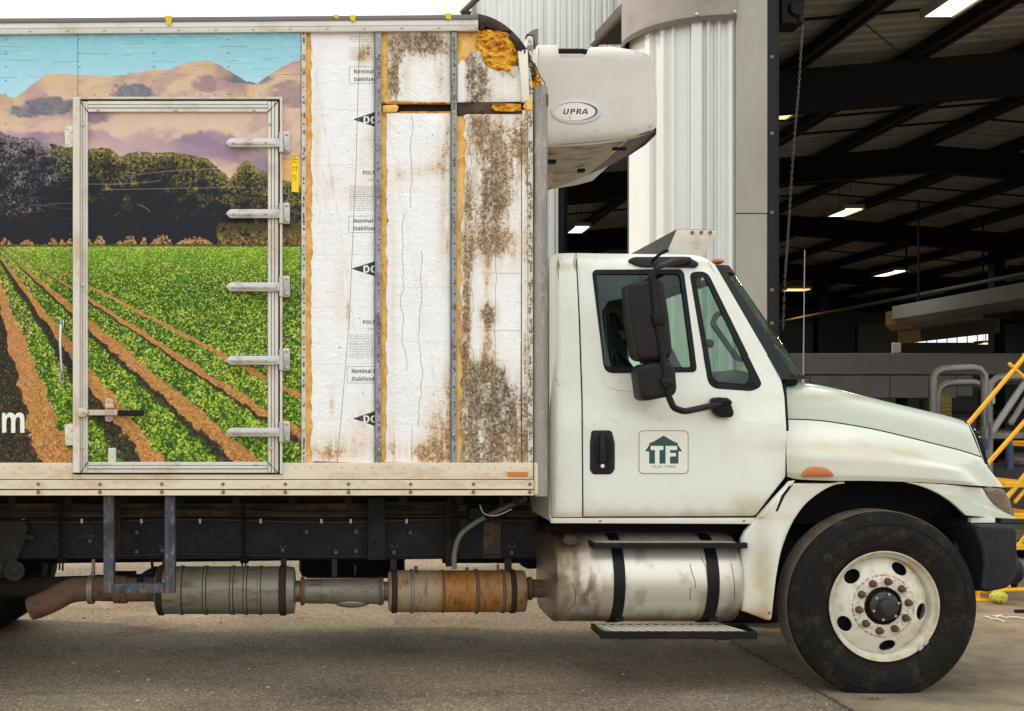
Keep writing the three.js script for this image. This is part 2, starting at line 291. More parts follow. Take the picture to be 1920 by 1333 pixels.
// tank: brushed aluminium, fuel stains below the filler
const TANK = [1000, 1000, 1400, 1180];
const tankM = std({ roughness: 0.37, metalness: 0.52, map: tex((() => {
  const q = 2, c = paint(800, 360, (x, y) => {
    const px = 1000 + x / q, py = 1000 + y / q, a = fbm(px / 40, py / 40, 5), b = fbm(px / 14, py / 26, 5); let t = 0;
    t += 0.95 * Math.exp(-(((px - 1072) / 36) ** 2) - ((py - 1030) / 40) ** 2) + 0.85 * Math.exp(-(((px - 1098) / 24) ** 2) - ((py - 1105) / 40) ** 2) * sst(0.3, 0.6, b) + 0.75 * Math.exp(-(((px - 1046) / 22) ** 2)) + 0.5 * sst(1130, 1180, py) + 0.2 * sst(1100, 1180, py) * b + 0.3 * sst(0.5, 0.7, a) + 0.3 * Math.exp(-(((px - 1380) / 20) ** 2));
    return mix3([218, 212, 200], [98, 78, 54], clamp(t * (0.45 + 0.6 * b)));
  });
  const g = c.getContext('2d'); g.scale(q, q); g.translate(-1000, -1000); g.strokeStyle = 'rgba(50,38,26,0.85)'; g.lineCap = 'round';
  for (const pts of [[[1291, 1056], [1293, 1070], [1298, 1085], [1299, 1098]], [[1290, 1098], [1290, 1118], [1292, 1121]], [[1314, 1044], [1320, 1060], [1322, 1090]], [[1368, 1055], [1371, 1085], [1373, 1120]], [[1070, 1090], [1077, 1110], [1076, 1130], [1064, 1148]]]) { g.lineWidth = 1.3; g.beginPath(); pts.forEach((p, i) => i ? g.lineTo(...p) : g.moveTo(...p)); g.stroke(); }
  for (let i = 0; i < 90; i++) { g.fillStyle = `rgba(60,46,30,${rr(0.2, 0.6)})`; g.beginPath(); g.arc(rr(1060, 1390), rr(1030, 1160), rr(0.3, 1.1), 0, 7); g.fill(); }
  return c;
})()) });

// wheel disc: dusty white enamel, rust round the nuts
const rimM = std({ roughness: 0.5, map: tex(paint(768, 768, (x, y) => {
  const u = (x / 768 - 0.5) * 0.66, v = (0.5 - y / 768) * 0.66, r = Math.hypot(u, v), a = fbm(x / 40, y / 40, 5), b = fbm(x / 6, y / 6, 3);
  let c = mix3([216, 211, 196], [178, 164, 134], clamp(sst(0.4, 0.8, a) * 0.45 + 0.45 * sst(0.25, 0.3, r)));
  c = mix3(c, [124, 80, 40], sst(0.62, 0.72, b) * sst(0.2, 0.13, r) * 0.95 + sst(0.112, 0.1, r) * 0.9 * sst(0.3, 0.6, a) + 0.8 * sst(0.1655, 0.17, r) * sst(0.178, 0.172, r) * sst(0.4, 0.6, b));
  return mix3(c, [120, 106, 84], hash(x >> 1, y >> 1) > 0.975 ? 0.6 : 0);
})) });
// ---------------------------------------------------------------- the print on the box: hills, trees and crop rows
const MUR = [-420, 60, 580, 872];
const muralC = (() => {
  const q = 1.5, W = 1500, Hh = 1218, c = canvasOf(W, Hh), g = c.getContext('2d');
  const sx = (px) => (px - MUR[0]) * q, sy = (py) => (py - MUR[1]) * q;
  const ridge = [[-420, 150], [-250, 120], [-120, 140], [0, 176], [28, 184], [60, 157], [85, 139], [120, 137], [160, 141], [220, 142], [255, 136], [285, 130], [320, 130], [345, 118], [380, 113], [402, 117], [430, 133], [462, 153], [482, 155], [498, 144], [525, 128], [545, 117], [565, 111], [600, 104]];
  const mid = [[-420, 250], [-100, 225], [0, 240], [50, 245], [110, 244], [150, 235], [190, 240], [230, 262], [260, 272], [300, 265], [340, 252], [370, 244], [400, 240], [430, 247], [450, 262], [500, 285], [560, 300], [600, 300]];
  const base = paint(W, Hh, (x, y) => {
    const px = MUR[0] + x / q, py = MUR[1] + y / q, n = fbm(px / 70, py / 40, 4), f = fbm(px / 12, py / 8, 4);
    const r1 = lerpPts(ridge, px) + (vn(px / 9, 3) - 0.5) * 3, r2 = lerpPts(mid, px) + (vn(px / 8, 9) - 0.5) * 7;
    if (py < r1) { let s = mix3([138, 194, 208], [174, 220, 236], clamp((py - 62) / 100)); if (py < 82) s = mix3(s, [110, 160, 170], 0.5 * sst(82, 64, py) * sst(0.35, 0.6, f)); return s.map((v) => v + (f - 0.5) * 10); }
    let col = mix3([214, 184, 146], [218, 190, 170], clamp((py - r1) / 90)); col = mix3([198, 190, 176], col, sst(-1, 7, py - r1) * 0.7 + 0.3);
    col = mix3(col, [172, 140, 150], sst(0.42, 0.75, fbm(px / 60 + 4, py / 34 + px / 120, 5)) * 0.6);
    const slope = lerpPts(ridge, px + 6) - lerpPts(ridge, px - 6); if (slope > 0.5) col = mix3(col, [150, 122, 128], clamp(slope / 12) * sst(60, 8, py - r1));
    for (const [cx, cy, ax, ay] of [[248, 176, 42, 20], [95, 198, 48, 17], [45, 208, 36, 12], [462, 148, 44, 9], [480, 150, 30, 8], [548, 176, 46, 24], [385, 158, 26, 16], [182, 218, 24, 14]]) {
      const e = ((px - cx) / ax) ** 2 + ((py - cy) / ay) ** 2 + (f - 0.5) * 1.5; if (e < 1.4) col = mix3(col, mix3(cx === 548 || cx === 385 || cx === 182 ? [146, 124, 134] : [106, 112, 126], [150, 136, 140], sst(0.45, 0.7, vn(px / 3.5, py / 3)) * 0.6), sst(1.35, 0.5, e) * (cx === 548 || cx === 385 ? 0.7 : 0.88));
    }
    if (py > r2) { const c0 = mix3([182, 156, 166], [212, 178, 166], clamp((py - r2) / 60)); col = mix3(col, mix3(c0, [142, 124, 150], sst(0.34, 0.72, n) * 0.8), sst(0, 9, py - r2)); if (px > 300) col = mix3(col, [226, 186, 160], sst(330, 520, px) * sst(r2 + 40, r2 + 80, py) * 0.7); }
    if (px > 500 && py > 300) col = mix3(col, [228, 180, 120], sst(498, 540, px));
    return col.map((v) => v + (f - 0.5) * 14);
  });
  g.drawImage(base, 0, 0);
  const blob = (px, py, r, col, a = 1, sqz = 0.7) => { g.fillStyle = rgb(col, a); g.beginPath(); g.ellipse(sx(px), sy(py), r * q, r * q * sqz, rr(0, 3.1), 0, 7); g.fill(); };
  // tree belt
  const tops = [[-420, 240], [-60, 240], [0, 252], [12, 258], [35, 263], [60, 262], [82, 276], [100, 274], [132, 286], [165, 286], [190, 282], [205, 284], [225, 299], [245, 292], [262, 290], [290, 292], [325, 291], [360, 297], [388, 303], [405, 318], [420, 330], [432, 342], [442, 326], [456, 308], [468, 306], [482, 322], [500, 328], [530, 342], [565, 350], [600, 352]];
  g.fillStyle = 'rgb(34,35,42)'; g.beginPath(); g.moveTo(sx(-420), sy(463)); for (let px = -420; px <= 600; px += 3) g.lineTo(sx(px), sy(lerpPts(tops, px) + 4 + rr(-3, 3))); g.lineTo(sx(600), sy(463)); g.fill();
  for (let i = 0; i < 15000; i++) {
    const px = rr(-420, 580), t0 = lerpPts(tops, px), d = 150 * rnd() ** 1.7, py = t0 - 3 + d; if (py > 455) continue;
    const clump = fbm(px / 20, py / 15, 4), lit = clamp(1.15 - d / 80 + (clump - 0.5) * 3);
    let dark = [38, 38, 36], lt = [134, 124, 66];
    if (px < 95) { lt = [150, 138, 140]; dark = [46, 44, 56]; } else if (px < 130) lt = [120, 124, 84]; else if (px > 432) { lt = [150, 138, 74]; dark = [66, 62, 40]; }
    let l2 = lit; if (px < 60) l2 = clamp(1.0 - d / 170 + (clump - 0.5) * 2.8) * 0.85; if (px > 432) l2 = clamp(1.1 - d / 120 + (clump - 0.5) * 2);
    if (l2 < 0.06) continue;
    blob(px, py, rr(1.0, 2.8), mix3(dark, lt, l2 * rr(0.35, 1.25)), 0.85);
  }
  for (let i = 0; i < 700; i++) { const px = rr(408, 580), py = rr(420, 461); blob(px, py, rr(1.5, 5), mix3([84, 74, 42], [196, 150, 84], rnd() ** 1.5 * sst(425, 450, py)), 0.8, 0.5); }
  for (const [a, w, h] of [[10, 9, 15], [50, 12, 8], [98, 8, 14], [116, 5, 10], [130, 6, 12], [166, 5, 10], [188, 11, 15], [225, 5, 6], [243, 12, 20], [270, 5, 12], [304, 20, 18], [365, 32, 14], [-40, 14, 12], [-90, 18, 12], [-160, 20, 10]])
    for (let i = 0; i < w * 4; i++) { const u = rr(-1, 1); blob(a + u * w, 459 - rnd() * h * (1 - u * u), rr(1, 3), mix3([150, 104, 70], [214, 166, 108], rnd()), 0.8); }
  g.fillStyle = 'rgb(64,66,34)'; g.fillRect(0, sy(459), W, 5 * q); for (let i = 0; i < 700; i++) blob(rr(-420, 580), rr(459, 464), rr(0.8, 2.2), mix3([150, 120, 50], [80, 96, 36], rnd()));
  // crop rows: straight furrows that meet at one point
  const VX = -40, VY = 430, fur = [[0.335, 0.08], [0.76, 0.052], [1.165, 0.066], [1.57, 0.046], [1.94, 0.044]], shade = [[0.02, 0.265], [0.63, 0.71], [1.06, 1.105], [1.505, 1.528]];
  const field = paint(W, Math.round((872 - 463) * q), (x, y) => {
    const px = MUR[0] + x / q, py = 463 + y / q, u = (px - VX) / (py - VY) + (fbm(px / 16, py / 16, 3) - 0.5) * 0.07 * sst(463, 560, py); let best = [52, 84, 24];
    if (u < 0.1) best = [36, 34, 42];
    for (const [s0, s1] of shade) if (u > s0 && u < s1) best = [44, 36, 36]; for (const [c0, hw] of fur) { const e = (u - c0) / hw; if (Math.abs(e) < 1) best = mix3([150, 100, 54], [222, 166, 96], fbm(px / 4, py / 3, 4)); }
    if (py < 560) best = mix3(best, [98, 146, 40], sst(545, 466, py) * (u > 1 ? 1 : 0.3)); return best;
  });
  g.drawImage(field, 0, Math.round(sy(463)));
  const stamps = []; for (let i = 0; i < 70000; i++) stamps.push([rr(-430, 590), 464 + 412 * rnd() ** 1.6]); stamps.sort((a, b) => a[1] - b[1]);
  for (const [px, py] of stamps) {
    const dep = py - VY, u = (px - VX) / dep + (fbm(px / 16, py / 16, 3) - 0.5) * 0.07 * sst(463, 560, py), s = dep / 430; let kind = u < 0.1 ? 'dark' : 'leaf', edge = 0;
    for (const [c0, hw] of fur) { const e = (u - c0) / hw; if (Math.abs(e) < 0.95) { kind = 'dirt'; edge = e; } } if (kind !== 'dirt') for (const [s0, s1] of shade) if (u > s0 - 0.02 && u < s1) kind = rnd() < 0.7 ? 'shade' : 'leafdark';
    if (u < -0.1) kind = rnd() < 0.4 ? 'leafdark' : 'dark';
    if (px < 40 && py > 700 && kind === 'dark' && u < 0.1 && py > 800) kind = 'leafdark';
    const r = (0.9 + 2.7 * s) * rr(0.6, 1.2);
    if (kind === 'leaf') { const l = clamp(rnd() * 1.1 + (fbm(px / 26, py / 20, 3) - 0.5) * 0.7 + (0.22 - s * 0.36)); const col = l < 0.33 ? mix3([40, 70, 24], [86, 124, 34], l / 0.33) : l < 0.75 ? mix3([86, 124, 34], [152, 180, 50], (l - 0.33) / 0.42) : mix3([152, 180, 50], [212, 216, 100], (l - 0.75) / 0.25);
      if (px < 60) col[0] += 26, col[2] += 22; blob(px, py, r, col, 0.92, rr(0.4, 0.75)); if (s > 0.3 && rnd() < 0.6) blob(px + r * 0.4, py + r * 0.7, r * 0.7, [36, 66, 26], 0.55, 0.4); }
    else if (kind === 'leafdark') blob(px, py, r * 0.9, mix3([20, 40, 24], [52, 96, 40], rnd()), 0.9, 0.55);
    else if (kind === 'dirt') { const pink = sst(0.55, 0.2, u) * sst(800, 620, py); const l = rnd(); let col = l < 0.55 ? mix3([98, 62, 36], [172, 116, 62], l / 0.55) : mix3([200, 142, 80], [236, 186, 120], (l - 0.55) / 0.45); col = mix3(col, [206, 130, 132], pink * 0.7); blob(px, py, r * (l < 0.55 ? 0.55 : 0.6), col, 0.7, rr(0.35, 0.7)); }
    else if (kind === 'shade') blob(px, py, r * 0.8, mix3([44, 36, 34], [140, 94, 58], rnd() ** 1.8), 0.85, 0.5);
    else if (rnd() < 0.12) blob(px, py, r * 0.4, [96, 72, 72], 0.5);
  }
  // lettering, scratches, dust
  g.fillStyle = 'rgb(238,236,230)'; g.font = `bold ${62 * q}px sans-serif`; g.textAlign = 'right'; g.save(); g.translate(sx(49), sy(811)); g.scale(0.86, 1.1); g.fillText('m', 0, 0); g.restore();
  g.lineCap = 'round';
  for (let i = 0; i < 150; i++) { const px = rr(-400, 560), py = rr(66, 150), l = rr(6, 60); g.strokeStyle = `rgba(${rnd() < 0.6 ? '70,100,110' : '235,240,240'},${rr(0.15, 0.55)})`; g.lineWidth = rr(0.4, 1.2) * q; g.beginPath(); g.moveTo(sx(px), sy(py)); g.lineTo(sx(px + l), sy(py + rr(-2, 3))); g.stroke(); }
  for (let i = 0; i < 46; i++) { const px = rr(-300, 100), py = rr(275, 470), l = rr(8, 60), v = rnd() < 0.3; g.strokeStyle = `rgba(190,186,196,${rr(0.12, 0.45)})`; g.lineWidth = rr(0.5, 1.1) * q; g.beginPath(); g.moveTo(sx(px), sy(py)); v ? g.lineTo(sx(px + 1), sy(py + l)) : g.lineTo(sx(px + l), sy(py + rr(-4, 3))); g.stroke(); }
  for (const s of [[240, 331, 320, 319, 425, 317], [190, 357, 300, 355, 460, 352], [258, 385, 272, 388, 282, 398], [165, 346, 240, 348, 300, 340]]) { g.strokeStyle = 'rgba(205,200,190,0.6)'; g.lineWidth = q; g.beginPath(); g.moveTo(sx(s[0]), sy(s[1])); g.quadraticCurveTo(sx(s[2]), sy(s[3]), sx(s[4]), sy(s[5])); g.stroke(); }
  for (let i = 0; i < 200; i++) blob(rr(-400, 560), rr(66, 860), rr(0.4, 1), [220, 216, 210], rr(0.2, 0.6));
  return c;
})();
const muralM = phys({ map: tex(muralC), roughness: 0.5, specularIntensity: 0.35 });

// ---------------------------------------------------------------- the foil-faced boards under the stripped skin
const FOIL = [560, 50, 1010, 872];
const stainBlobs = [   // px, py, half width, half height, strength (dark), browner
  [782, 75, 60, 18, 0.9, 0.3], [740, 120, 22, 60, 0.8, 0.4], [800, 90, 46, 22, 0.75, 0.4], [742, 165, 20, 34, 0.6, 0.6], [828, 140, 14, 40, 0.5, 0.6], [690, 92, 14, 26, 0.55, 0.8], [676, 105, 12, 20, 0.5, 0.8],
  [836, 420, 14, 90, 0.5, 0.6], [826, 300, 22, 40, 0.35, 0.7], [800, 320, 40, 14, 0.4, 0.8], [752, 330, 20, 18, 0.4, 0.9], [838, 250, 12, 60, 0.5, 0.6], [826, 815, 30, 60, 0.75, 0.9], [800, 850, 46, 22, 0.85, 0.8], [735, 840, 12, 40, 0.5, 0.8], [840, 730, 10, 60, 0.35, 0.9], [736, 560, 8, 200, 0.25, 0.7],
  [888, 140, 16, 62, 1.0, 0.2], [905, 160, 20, 40, 0.8, 0.3], [872, 80, 14, 26, 0.7, 0.5], [960, 150, 30, 34, 0.45, 0.4], [930, 110, 30, 26, 0.35, 0.4],
  [905, 240, 30, 40, 0.75, 0.6], [940, 280, 46, 60, 0.75, 0.5], [918, 390, 24, 100, 0.9, 0.3], [880, 420, 12, 150, 0.8, 0.5], [944, 360, 30, 50, 0.75, 0.4], [975, 250, 12, 60, 0.6, 0.6], [915, 590, 16, 20, 1.1, 0.2], [914, 520, 8, 60, 0.5, 0.9], [914, 650, 14, 50, 0.75, 0.8], [900, 700, 44, 26, 1.1, 0.3], [920, 745, 52, 44, 1.1, 0.15], [950, 790, 34, 40, 0.9, 0.2], [900, 800, 34, 70, 0.8, 0.3], [920, 850, 66, 24, 1.0, 0.3], [870, 730, 10, 140, 0.8, 0.5], [965, 840, 28, 34, 0.7, 0.8], [960, 470, 26, 40, 0.35, 0.8], [930, 450, 60, 30, 0.5, 0.6], [875, 580, 8, 160, 0.8, 0.6],
  [640, 840, 60, 26, 0.55, 1.0], [676, 800, 14, 40, 0.45, 1.0], [610, 850, 24, 20, 0.5, 1.0], [620, 340, 16, 14, 0.35, 0.9], [606, 365, 16, 10, 0.4, 0.7], [594, 250, 8, 120, 0.3, 0.4], [640, 540, 14, 60, 0.25, 1.0], [653, 580, 4, 26, 0.5, 0.7], [622, 758, 5, 20, 0.5, 0.6], [690, 290, 20, 50, 0.3, 0.8], [660, 360, 30, 16, 0.25, 0.9],
  [990, 300, 8, 120, 0.55, 0.7], [998, 500, 8, 300, 0.6, 0.6], [985, 700, 5, 200, 0.6, 0.5], [1000, 820, 8, 80, 0.7, 0.7],
];
const foilC = (() => {
  const q = 2, W = 900, Hh = 1644;
  const c = paint(W, Hh, (x, y) => {
    const px = FOIL[0] + x / q, py = FOIL[1] + y / q; let t = 0, br = 0;
    for (const [bx0, by0, sx, sy, a, b] of stainBlobs) { const e = ((px - bx0) / sx) ** 2 + ((py - by0) / sy) ** 2; if (e < 5) { const w = a * Math.exp(-e); t += w; br += w * b; } }
    br = t > 0.01 ? br / t : 0;
    const wx = (fbm(px / 9 + 31, py / 9, 3) - 0.5) * 14, wy = (fbm(px / 9, py / 9 + 57, 3) - 0.5) * 14, n1 = fbm(px / 15, py / 22, 5), n2 = fbm(px / 3.2, py / 3.6, 3), n3 = fbm(px / 6, py / 60, 4), n4 = 1 - Math.abs(fbm((px + wx) / 7, (py + wy) / 8, 4) - 0.5) * 4;
    const m = n1 * 0.4 + n2 * 0.25 + clamp(n4) * 0.35, th = 0.86 - 0.5 * clamp(t), k = sst(th - 0.12, th + 0.26, m * 0.8 + n3 * 0.2) * clamp(t * 1.7), film = clamp(t * 0.95) * sst(0.15, 0.65, n3 * 0.65 + n1 * 0.35) * 0.95;
    const v = 240 + (n1 - 0.5) * 8 + (n2 - 0.5) * 8; let col = [v, v, v + 1];
    col = mix3(col, mix3(mix3([184, 164, 140], [136, 116, 92], sst(0.5, 1.2, t)), [212, 172, 122], br), film);
    col = mix3(col, mix3(mix3([112, 98, 80], [58, 49, 40], sst(0.35, 0.7, n2)), [158, 112, 62], br), clamp(k * 0.92)); if (t > 0.2 && n4 > 0.75 && n2 < 0.48) col = mix3(col, [232, 230, 226], 0.55 * sst(0.75, 0.95, n4));
    if (n2 > 0.8) col = mix3(col, [170, 165, 160], 0.3);
    return col;
  });
  const g = c.getContext('2d'); g.scale(q, q); g.translate(-FOIL[0], -FOIL[1]);
  const line = (pts, w, col) => { g.strokeStyle = col; g.lineWidth = w; g.beginPath(); pts.forEach((p, i) => i ? g.lineTo(...p) : g.moveTo(...p)); g.stroke(); };
  line([[675, 62], [671, 180], [668, 300], [660, 480], [655, 600], [645, 720], [632, 867]], 0.9, 'rgba(84,78,72,0.85)');
  const crack = (x, y0, y1, amp) => { const p = []; for (let y = y0; y < y1; y += 7) p.push([x + (fbm(y / 40, x, 3) - 0.5) * amp, y]); line(p, 0.9, 'rgba(104,92,78,0.75)'); };
  crack(772, 215, 395, 8); crack(758, 400, 700, 16); crack(788, 470, 800, 14); crack(772, 800, 866, 4); crack(886, 220, 860, 16); crack(930, 470, 690, 6); crack(978, 640, 866, 5);
  for (let i = 0; i < 44; i++) { const px = rr(590, 960), py = rr(210, 860), l = rr(10, 60); line([[px, py], [px + l, py + rr(-3, 3)]], 0.5, `rgba(130,116,100,${rr(0.2, 0.5)})`); }
  for (let i = 0; i < 60; i++) { const px = rr(590, 980), py = rr(70, 860), l = rr(10, 50); line([[px, py], [px + rr(-1, 1), py + l]], 0.45, `rgba(140,124,108,${rr(0.2, 0.5)})`); }
  for (const y of [204, 310, 414, 478, 577, 682, 785]) line([[588, y], [702, y + rr(-2, 2)]], 0.5, 'rgba(150,146,142,0.5)');
  for (const y of [540, 640, 725, 795]) line([[722, y], [846, y + rr(-2, 2)]], 0.5, 'rgba(150,146,142,0.5)');
  for (const y of [512, 620, 727]) line([[905, y], [980, y + 1]], 0.8, 'rgba(96,80,62,0.7)');
  // print: dark pennants with a half hidden name, boxed lines, small text
  const ink = 'rgb(44,44,48)';
  for (const y of [223, 504, 784]) { const x0 = 662, a = y === 504 ? 659 : x0; g.fillStyle = ink; g.beginPath(); g.moveTo(a, y); g.lineTo(712, y - 17); g.lineTo(712, y + 17); g.fill(); g.fillStyle = 'rgb(240,240,240)'; g.font = 'bold 19px sans-serif'; g.textAlign = 'left'; g.save(); g.translate(680, y + 7); g.scale(1.06, 1); g.fillText('DOW', 0, 0); g.restore(); for (let i = 0; i < 9; i++) { g.fillRect(rr(670, 702), y + rr(-8, 8), rr(1, 3), 0.8); } }
  const boxes = [[655, 124, 155], [654, 405, 436], [651, 686, 717]];
  for (const [x, y0, y1] of boxes) { g.strokeStyle = 'rgba(70,70,74,0.8)'; g.lineWidth = 0.7; g.strokeRect(x, y0, 70, y1 - y0); g.fillStyle = ink; g.font = 'bold 11px sans-serif'; g.save(); g.translate(x + 8, y0 + 12.5); g.scale(0.84, 1); g.fillText('Nominal Board', 0, 0); g.fillText('Stabilized R', 0, 14.5); g.restore(); g.fillStyle = 'rgba(238,238,240,0.85)'; for (let i = 0; i < 10; i++) g.fillRect(rr(x + 6, x + 50), rr(y0 + 2, y1 - 2), rr(1, 3), rr(0.8, 1.6)); }
  for (const y of [324, 605]) { g.fillStyle = 'rgb(52,52,56)'; g.font = 'bold 9.5px sans-serif'; g.fillText('POLY', 680, y + 3); g.font = '6px sans-serif'; g.fillStyle = 'rgba(90,84,80,0.8)'; g.fillText('A po', 689, y + 14); }
  for (const [y0, n] of [[66, 4], [88, 8], [348, 7], [368, 9], [628, 6], [646, 8]]) for (let i = 0; i < n; i++) { let x = 655; while (x < 702) { const w = rr(2, 6); g.fillStyle = `rgba(96,92,92,${rr(0.35, 0.75)})`; g.fillRect(x, y0 + i * 3.2, w, 1.1); x += w + rr(0.8, 1.6); } }
  for (let i = 0; i < 80; i++) { g.fillStyle = `rgba(60,50,42,${rr(0.3, 0.8)})`; g.beginPath(); g.ellipse(rr(590, 980), rr(70, 860), rr(0.3, 1.2), rr(0.3, 1.8), 0, 0, 7); g.fill(); }
  return c;
})();
const foilBump = paint(700, 1280, (x, y) => {   // crinkles: fine folds lying mostly across the boards
  const px = FOIL[0] + x * 450 / 700, py = FOIL[1] + y * 822 / 1280, w = fbm(px / 30, py / 30, 3) * 8, a = Math.abs(fbm(px / 14 + w * 0.3, py / 3.6 + w, 3) - 0.5) * 2, b = Math.abs(fbm(px / 20 + 7, py / 20, 4) - 0.5) * 2, e = vn(px / 2, py / 2);
  return gray(255 * clamp(0.25 + 0.4 * (1 - a) * sst(0.3, 0.6, fbm(px / 60 + 3, py / 90, 3)) + 0.3 * (1 - b) ** 3 + 0.08 * e));
});
const foilM = std({ map: tex(foilC), bumpMap: tex(foilBump, false), bumpScale: 0.0045, roughness: 0.48 });
// ---------------------------------------------------------------- ground
{
  const a = new THREE.PlaneGeometry(260, 260, 1, 1).rotateX(-Math.PI / 2);
  single('ground', uvm(a, 'xz'), asphaltM, 'brown grey asphalt yard under and in front of the truck', null, { kind: 'structure' });
  // the concrete slab of the loading bay starts at a straight seam under the front wheel
  const edge = [[2.66, 5.5], [2.655, 0.2], [2.60, -1.6], [2.6, -60], [60, -60], [60, 5.5]], sh = new THREE.Shape(edge.map(([x, z]) => new THREE.Vector2(x, -z)));
  const s = new THREE.ShapeGeometry(sh).rotateX(-Math.PI / 2).translate(0, 0.005, 0);
  single('concrete_slab', uvm(s, 'xz'), concreteM, 'smooth grey concrete slab running from the front wheel into the warehouse', null, { kind: 'structure' });
  // crumbled filler in the seam, and weeds
  const j = []; for (let z = 2; z > -3.4; z -= 0.016) j.push(new THREE.IcosahedronGeometry(rr(0.003, 0.009), 0).scale(rr(1, 2), 0.35, 1.4).translate(2.655 - (z < -0.2 ? (-z - 0.2) * 0.02 : 0) + rr(-0.012, 0.012), 0.006, z + rr(-0.03, 0.03)));
  single('seam_filler', uvm(merge(j), 'xz'), std({ color: new THREE.Color().setRGB(0.07, 0.062, 0.052), roughness: 0.95 }), 'dark crumbled filler in the seam between asphalt and slab', null, { kind: 'stuff' });
  const w = []; for (let i = 0; i < 40; i++) w.push(new THREE.ConeGeometry(0.003, rr(0.01, 0.028), 3).rotateZ(rr(-0.9, 0.9)).rotateX(rr(-0.9, 0.9)).translate((rnd() + rnd() + rnd() - 1.5) * 0.07, 0.008, rr(-0.02, 0.02)));
  const peb = []; for (let i = 0; i < 70; i++) { const x = rr(-2, 2.6), z = i < 45 ? rr(-2.6, 0.3) : rr(-6, -2.4), s = rr(0.004, 0.011); peb.push(new THREE.IcosahedronGeometry(s, 0).scale(rr(0.8, 1.5), 0.7, rr(0.8, 1.4)).rotateY(rr(0, 3)).translate(x, s * 0.5, z)); }
  single('pebbles', uvm(merge(peb), 'xz'), std({ map: tex(dirtTile([196, 178, 150], [90, 76, 60], 1, 1), true, 3), roughness: 0.9 }), 'loose pebbles and grit scattered over the asphalt under the truck', null, { kind: 'stuff' });
  const wc = P(1640, 1331, 0.12); single('weed', merge(w).translate(wc.x, 0.005, 0.13), std({ color: new THREE.Color().setRGB(0.09, 0.13, 0.03), roughness: 0.8 }), 'small green weed in the slab seam below the front wheel', 'weed');
}

// ---------------------------------------------------------------- warehouse
const WALL = 11.0, FARW = 16.0;                       // metres from the lens to the bay's front wall and to the set-back wall
const zw = D - WALL, zf = D - FARW;
const whiteWallM = std({ map: tex(dirtTile([216, 217, 213], [178, 174, 162], 0.22, 0.4, 4), true, 0.35), roughness: 0.5, metalness: 0.05 });
const farWallM = std({ map: tex(dirtTile([240, 240, 236], [196, 192, 182], 0.2, 0.4, 4), true, 0.35), roughness: 0.5 });
const trimM = std({ map: tex(dirtTile([160, 155, 143], [132, 125, 112], 0.4, 0.5, 4), true, 0.4), roughness: 0.55 });
const taupeM = std({ map: tex(dirtTile([148, 139, 131], [118, 110, 103], 0.5, 0.6, 1), true, 0.5), roughness: 0.6 });
const soffitM = std({ map: tex(dirtTile([84, 76, 68], [60, 54, 48], 0.5, 0.6, 1), true, 0.5), roughness: 0.7 });
const jambM = phys({ specularIntensity: 0.35, color: new THREE.Color().setRGB(0.018, 0.016, 0.018), roughness: 0.6 });
const deckM = std({ map: tex(dirtTile([166, 168, 170], [122, 118, 118], 0.7, 1, 1), true, 0.2), roughness: 0.8 });
const rafterM = phys({ specularIntensity: 0.35, color: new THREE.Color().setRGB(0.012, 0.011, 0.013), roughness: 0.8 });
const purlinM = std({ color: new THREE.Color().setRGB(0.028, 0.021, 0.023), roughness: 0.8 });
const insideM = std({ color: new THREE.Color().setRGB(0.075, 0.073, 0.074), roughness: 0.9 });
const greyM = std({ map: tex(dirtTile([150, 146, 144], [120, 116, 112], 0.4, 0.5, 1), true, 0.3), roughness: 0.7 });
const house = thing('warehouse', 'large warehouse of white ribbed metal with dark open loading bay behind the truck', 'warehouse', V(8, 0, zw));
// ribbed sheet standing upright from (x0, z0) to (x1, z1)
function ribbed(pathFn, len, y0, y1, ribs, rise, side = 1) {
  const pts = []; let s = 0;
  for (const [a, b] of ribs) { pts.push([a - 0.02, 0], [a, rise], [b, rise], [b + 0.02, 0]); }
  const all = [[0, 0], ...pts.filter(([q]) => q > 0 && q < len), [len, 0]]; const fine = [];
  for (let i = 0; i < all.length - 1; i++) { const n = Math.max(1, Math.ceil((all[i + 1][0] - all[i][0]) / 0.12)); for (let k = 0; k < n; k++) fine.push([mix(all[i][0], all[i + 1][0], k / n), mix(all[i][1], all[i + 1][1], k / n)]); }
  fine.push(all[all.length - 1]);
  const pos = [], push = (...v) => v.forEach((p) => pos.push(p.x, p.y, p.z)), at = ([q, h], y) => { const [p, n] = pathFn(q); return V(p.x + n.x * h, y, p.z + n.z * h); };
  for (let i = 0; i < fine.length - 1; i++) { const a = at(fine[i], y0), b = at(fine[i + 1], y0), c = at(fine[i + 1], y1), d = at(fine[i], y1); push(a, b, c, a, c, d); }
  const g = new THREE.BufferGeometry(); g.setAttribute('position', new THREE.Float32BufferAttribute(pos, 3)); return toCreasedNormals(clean(g), 0.35);
}
const straight = (x0, z) => (q) => [V(x0 + q, 0, z), V(0, 0, 1)];
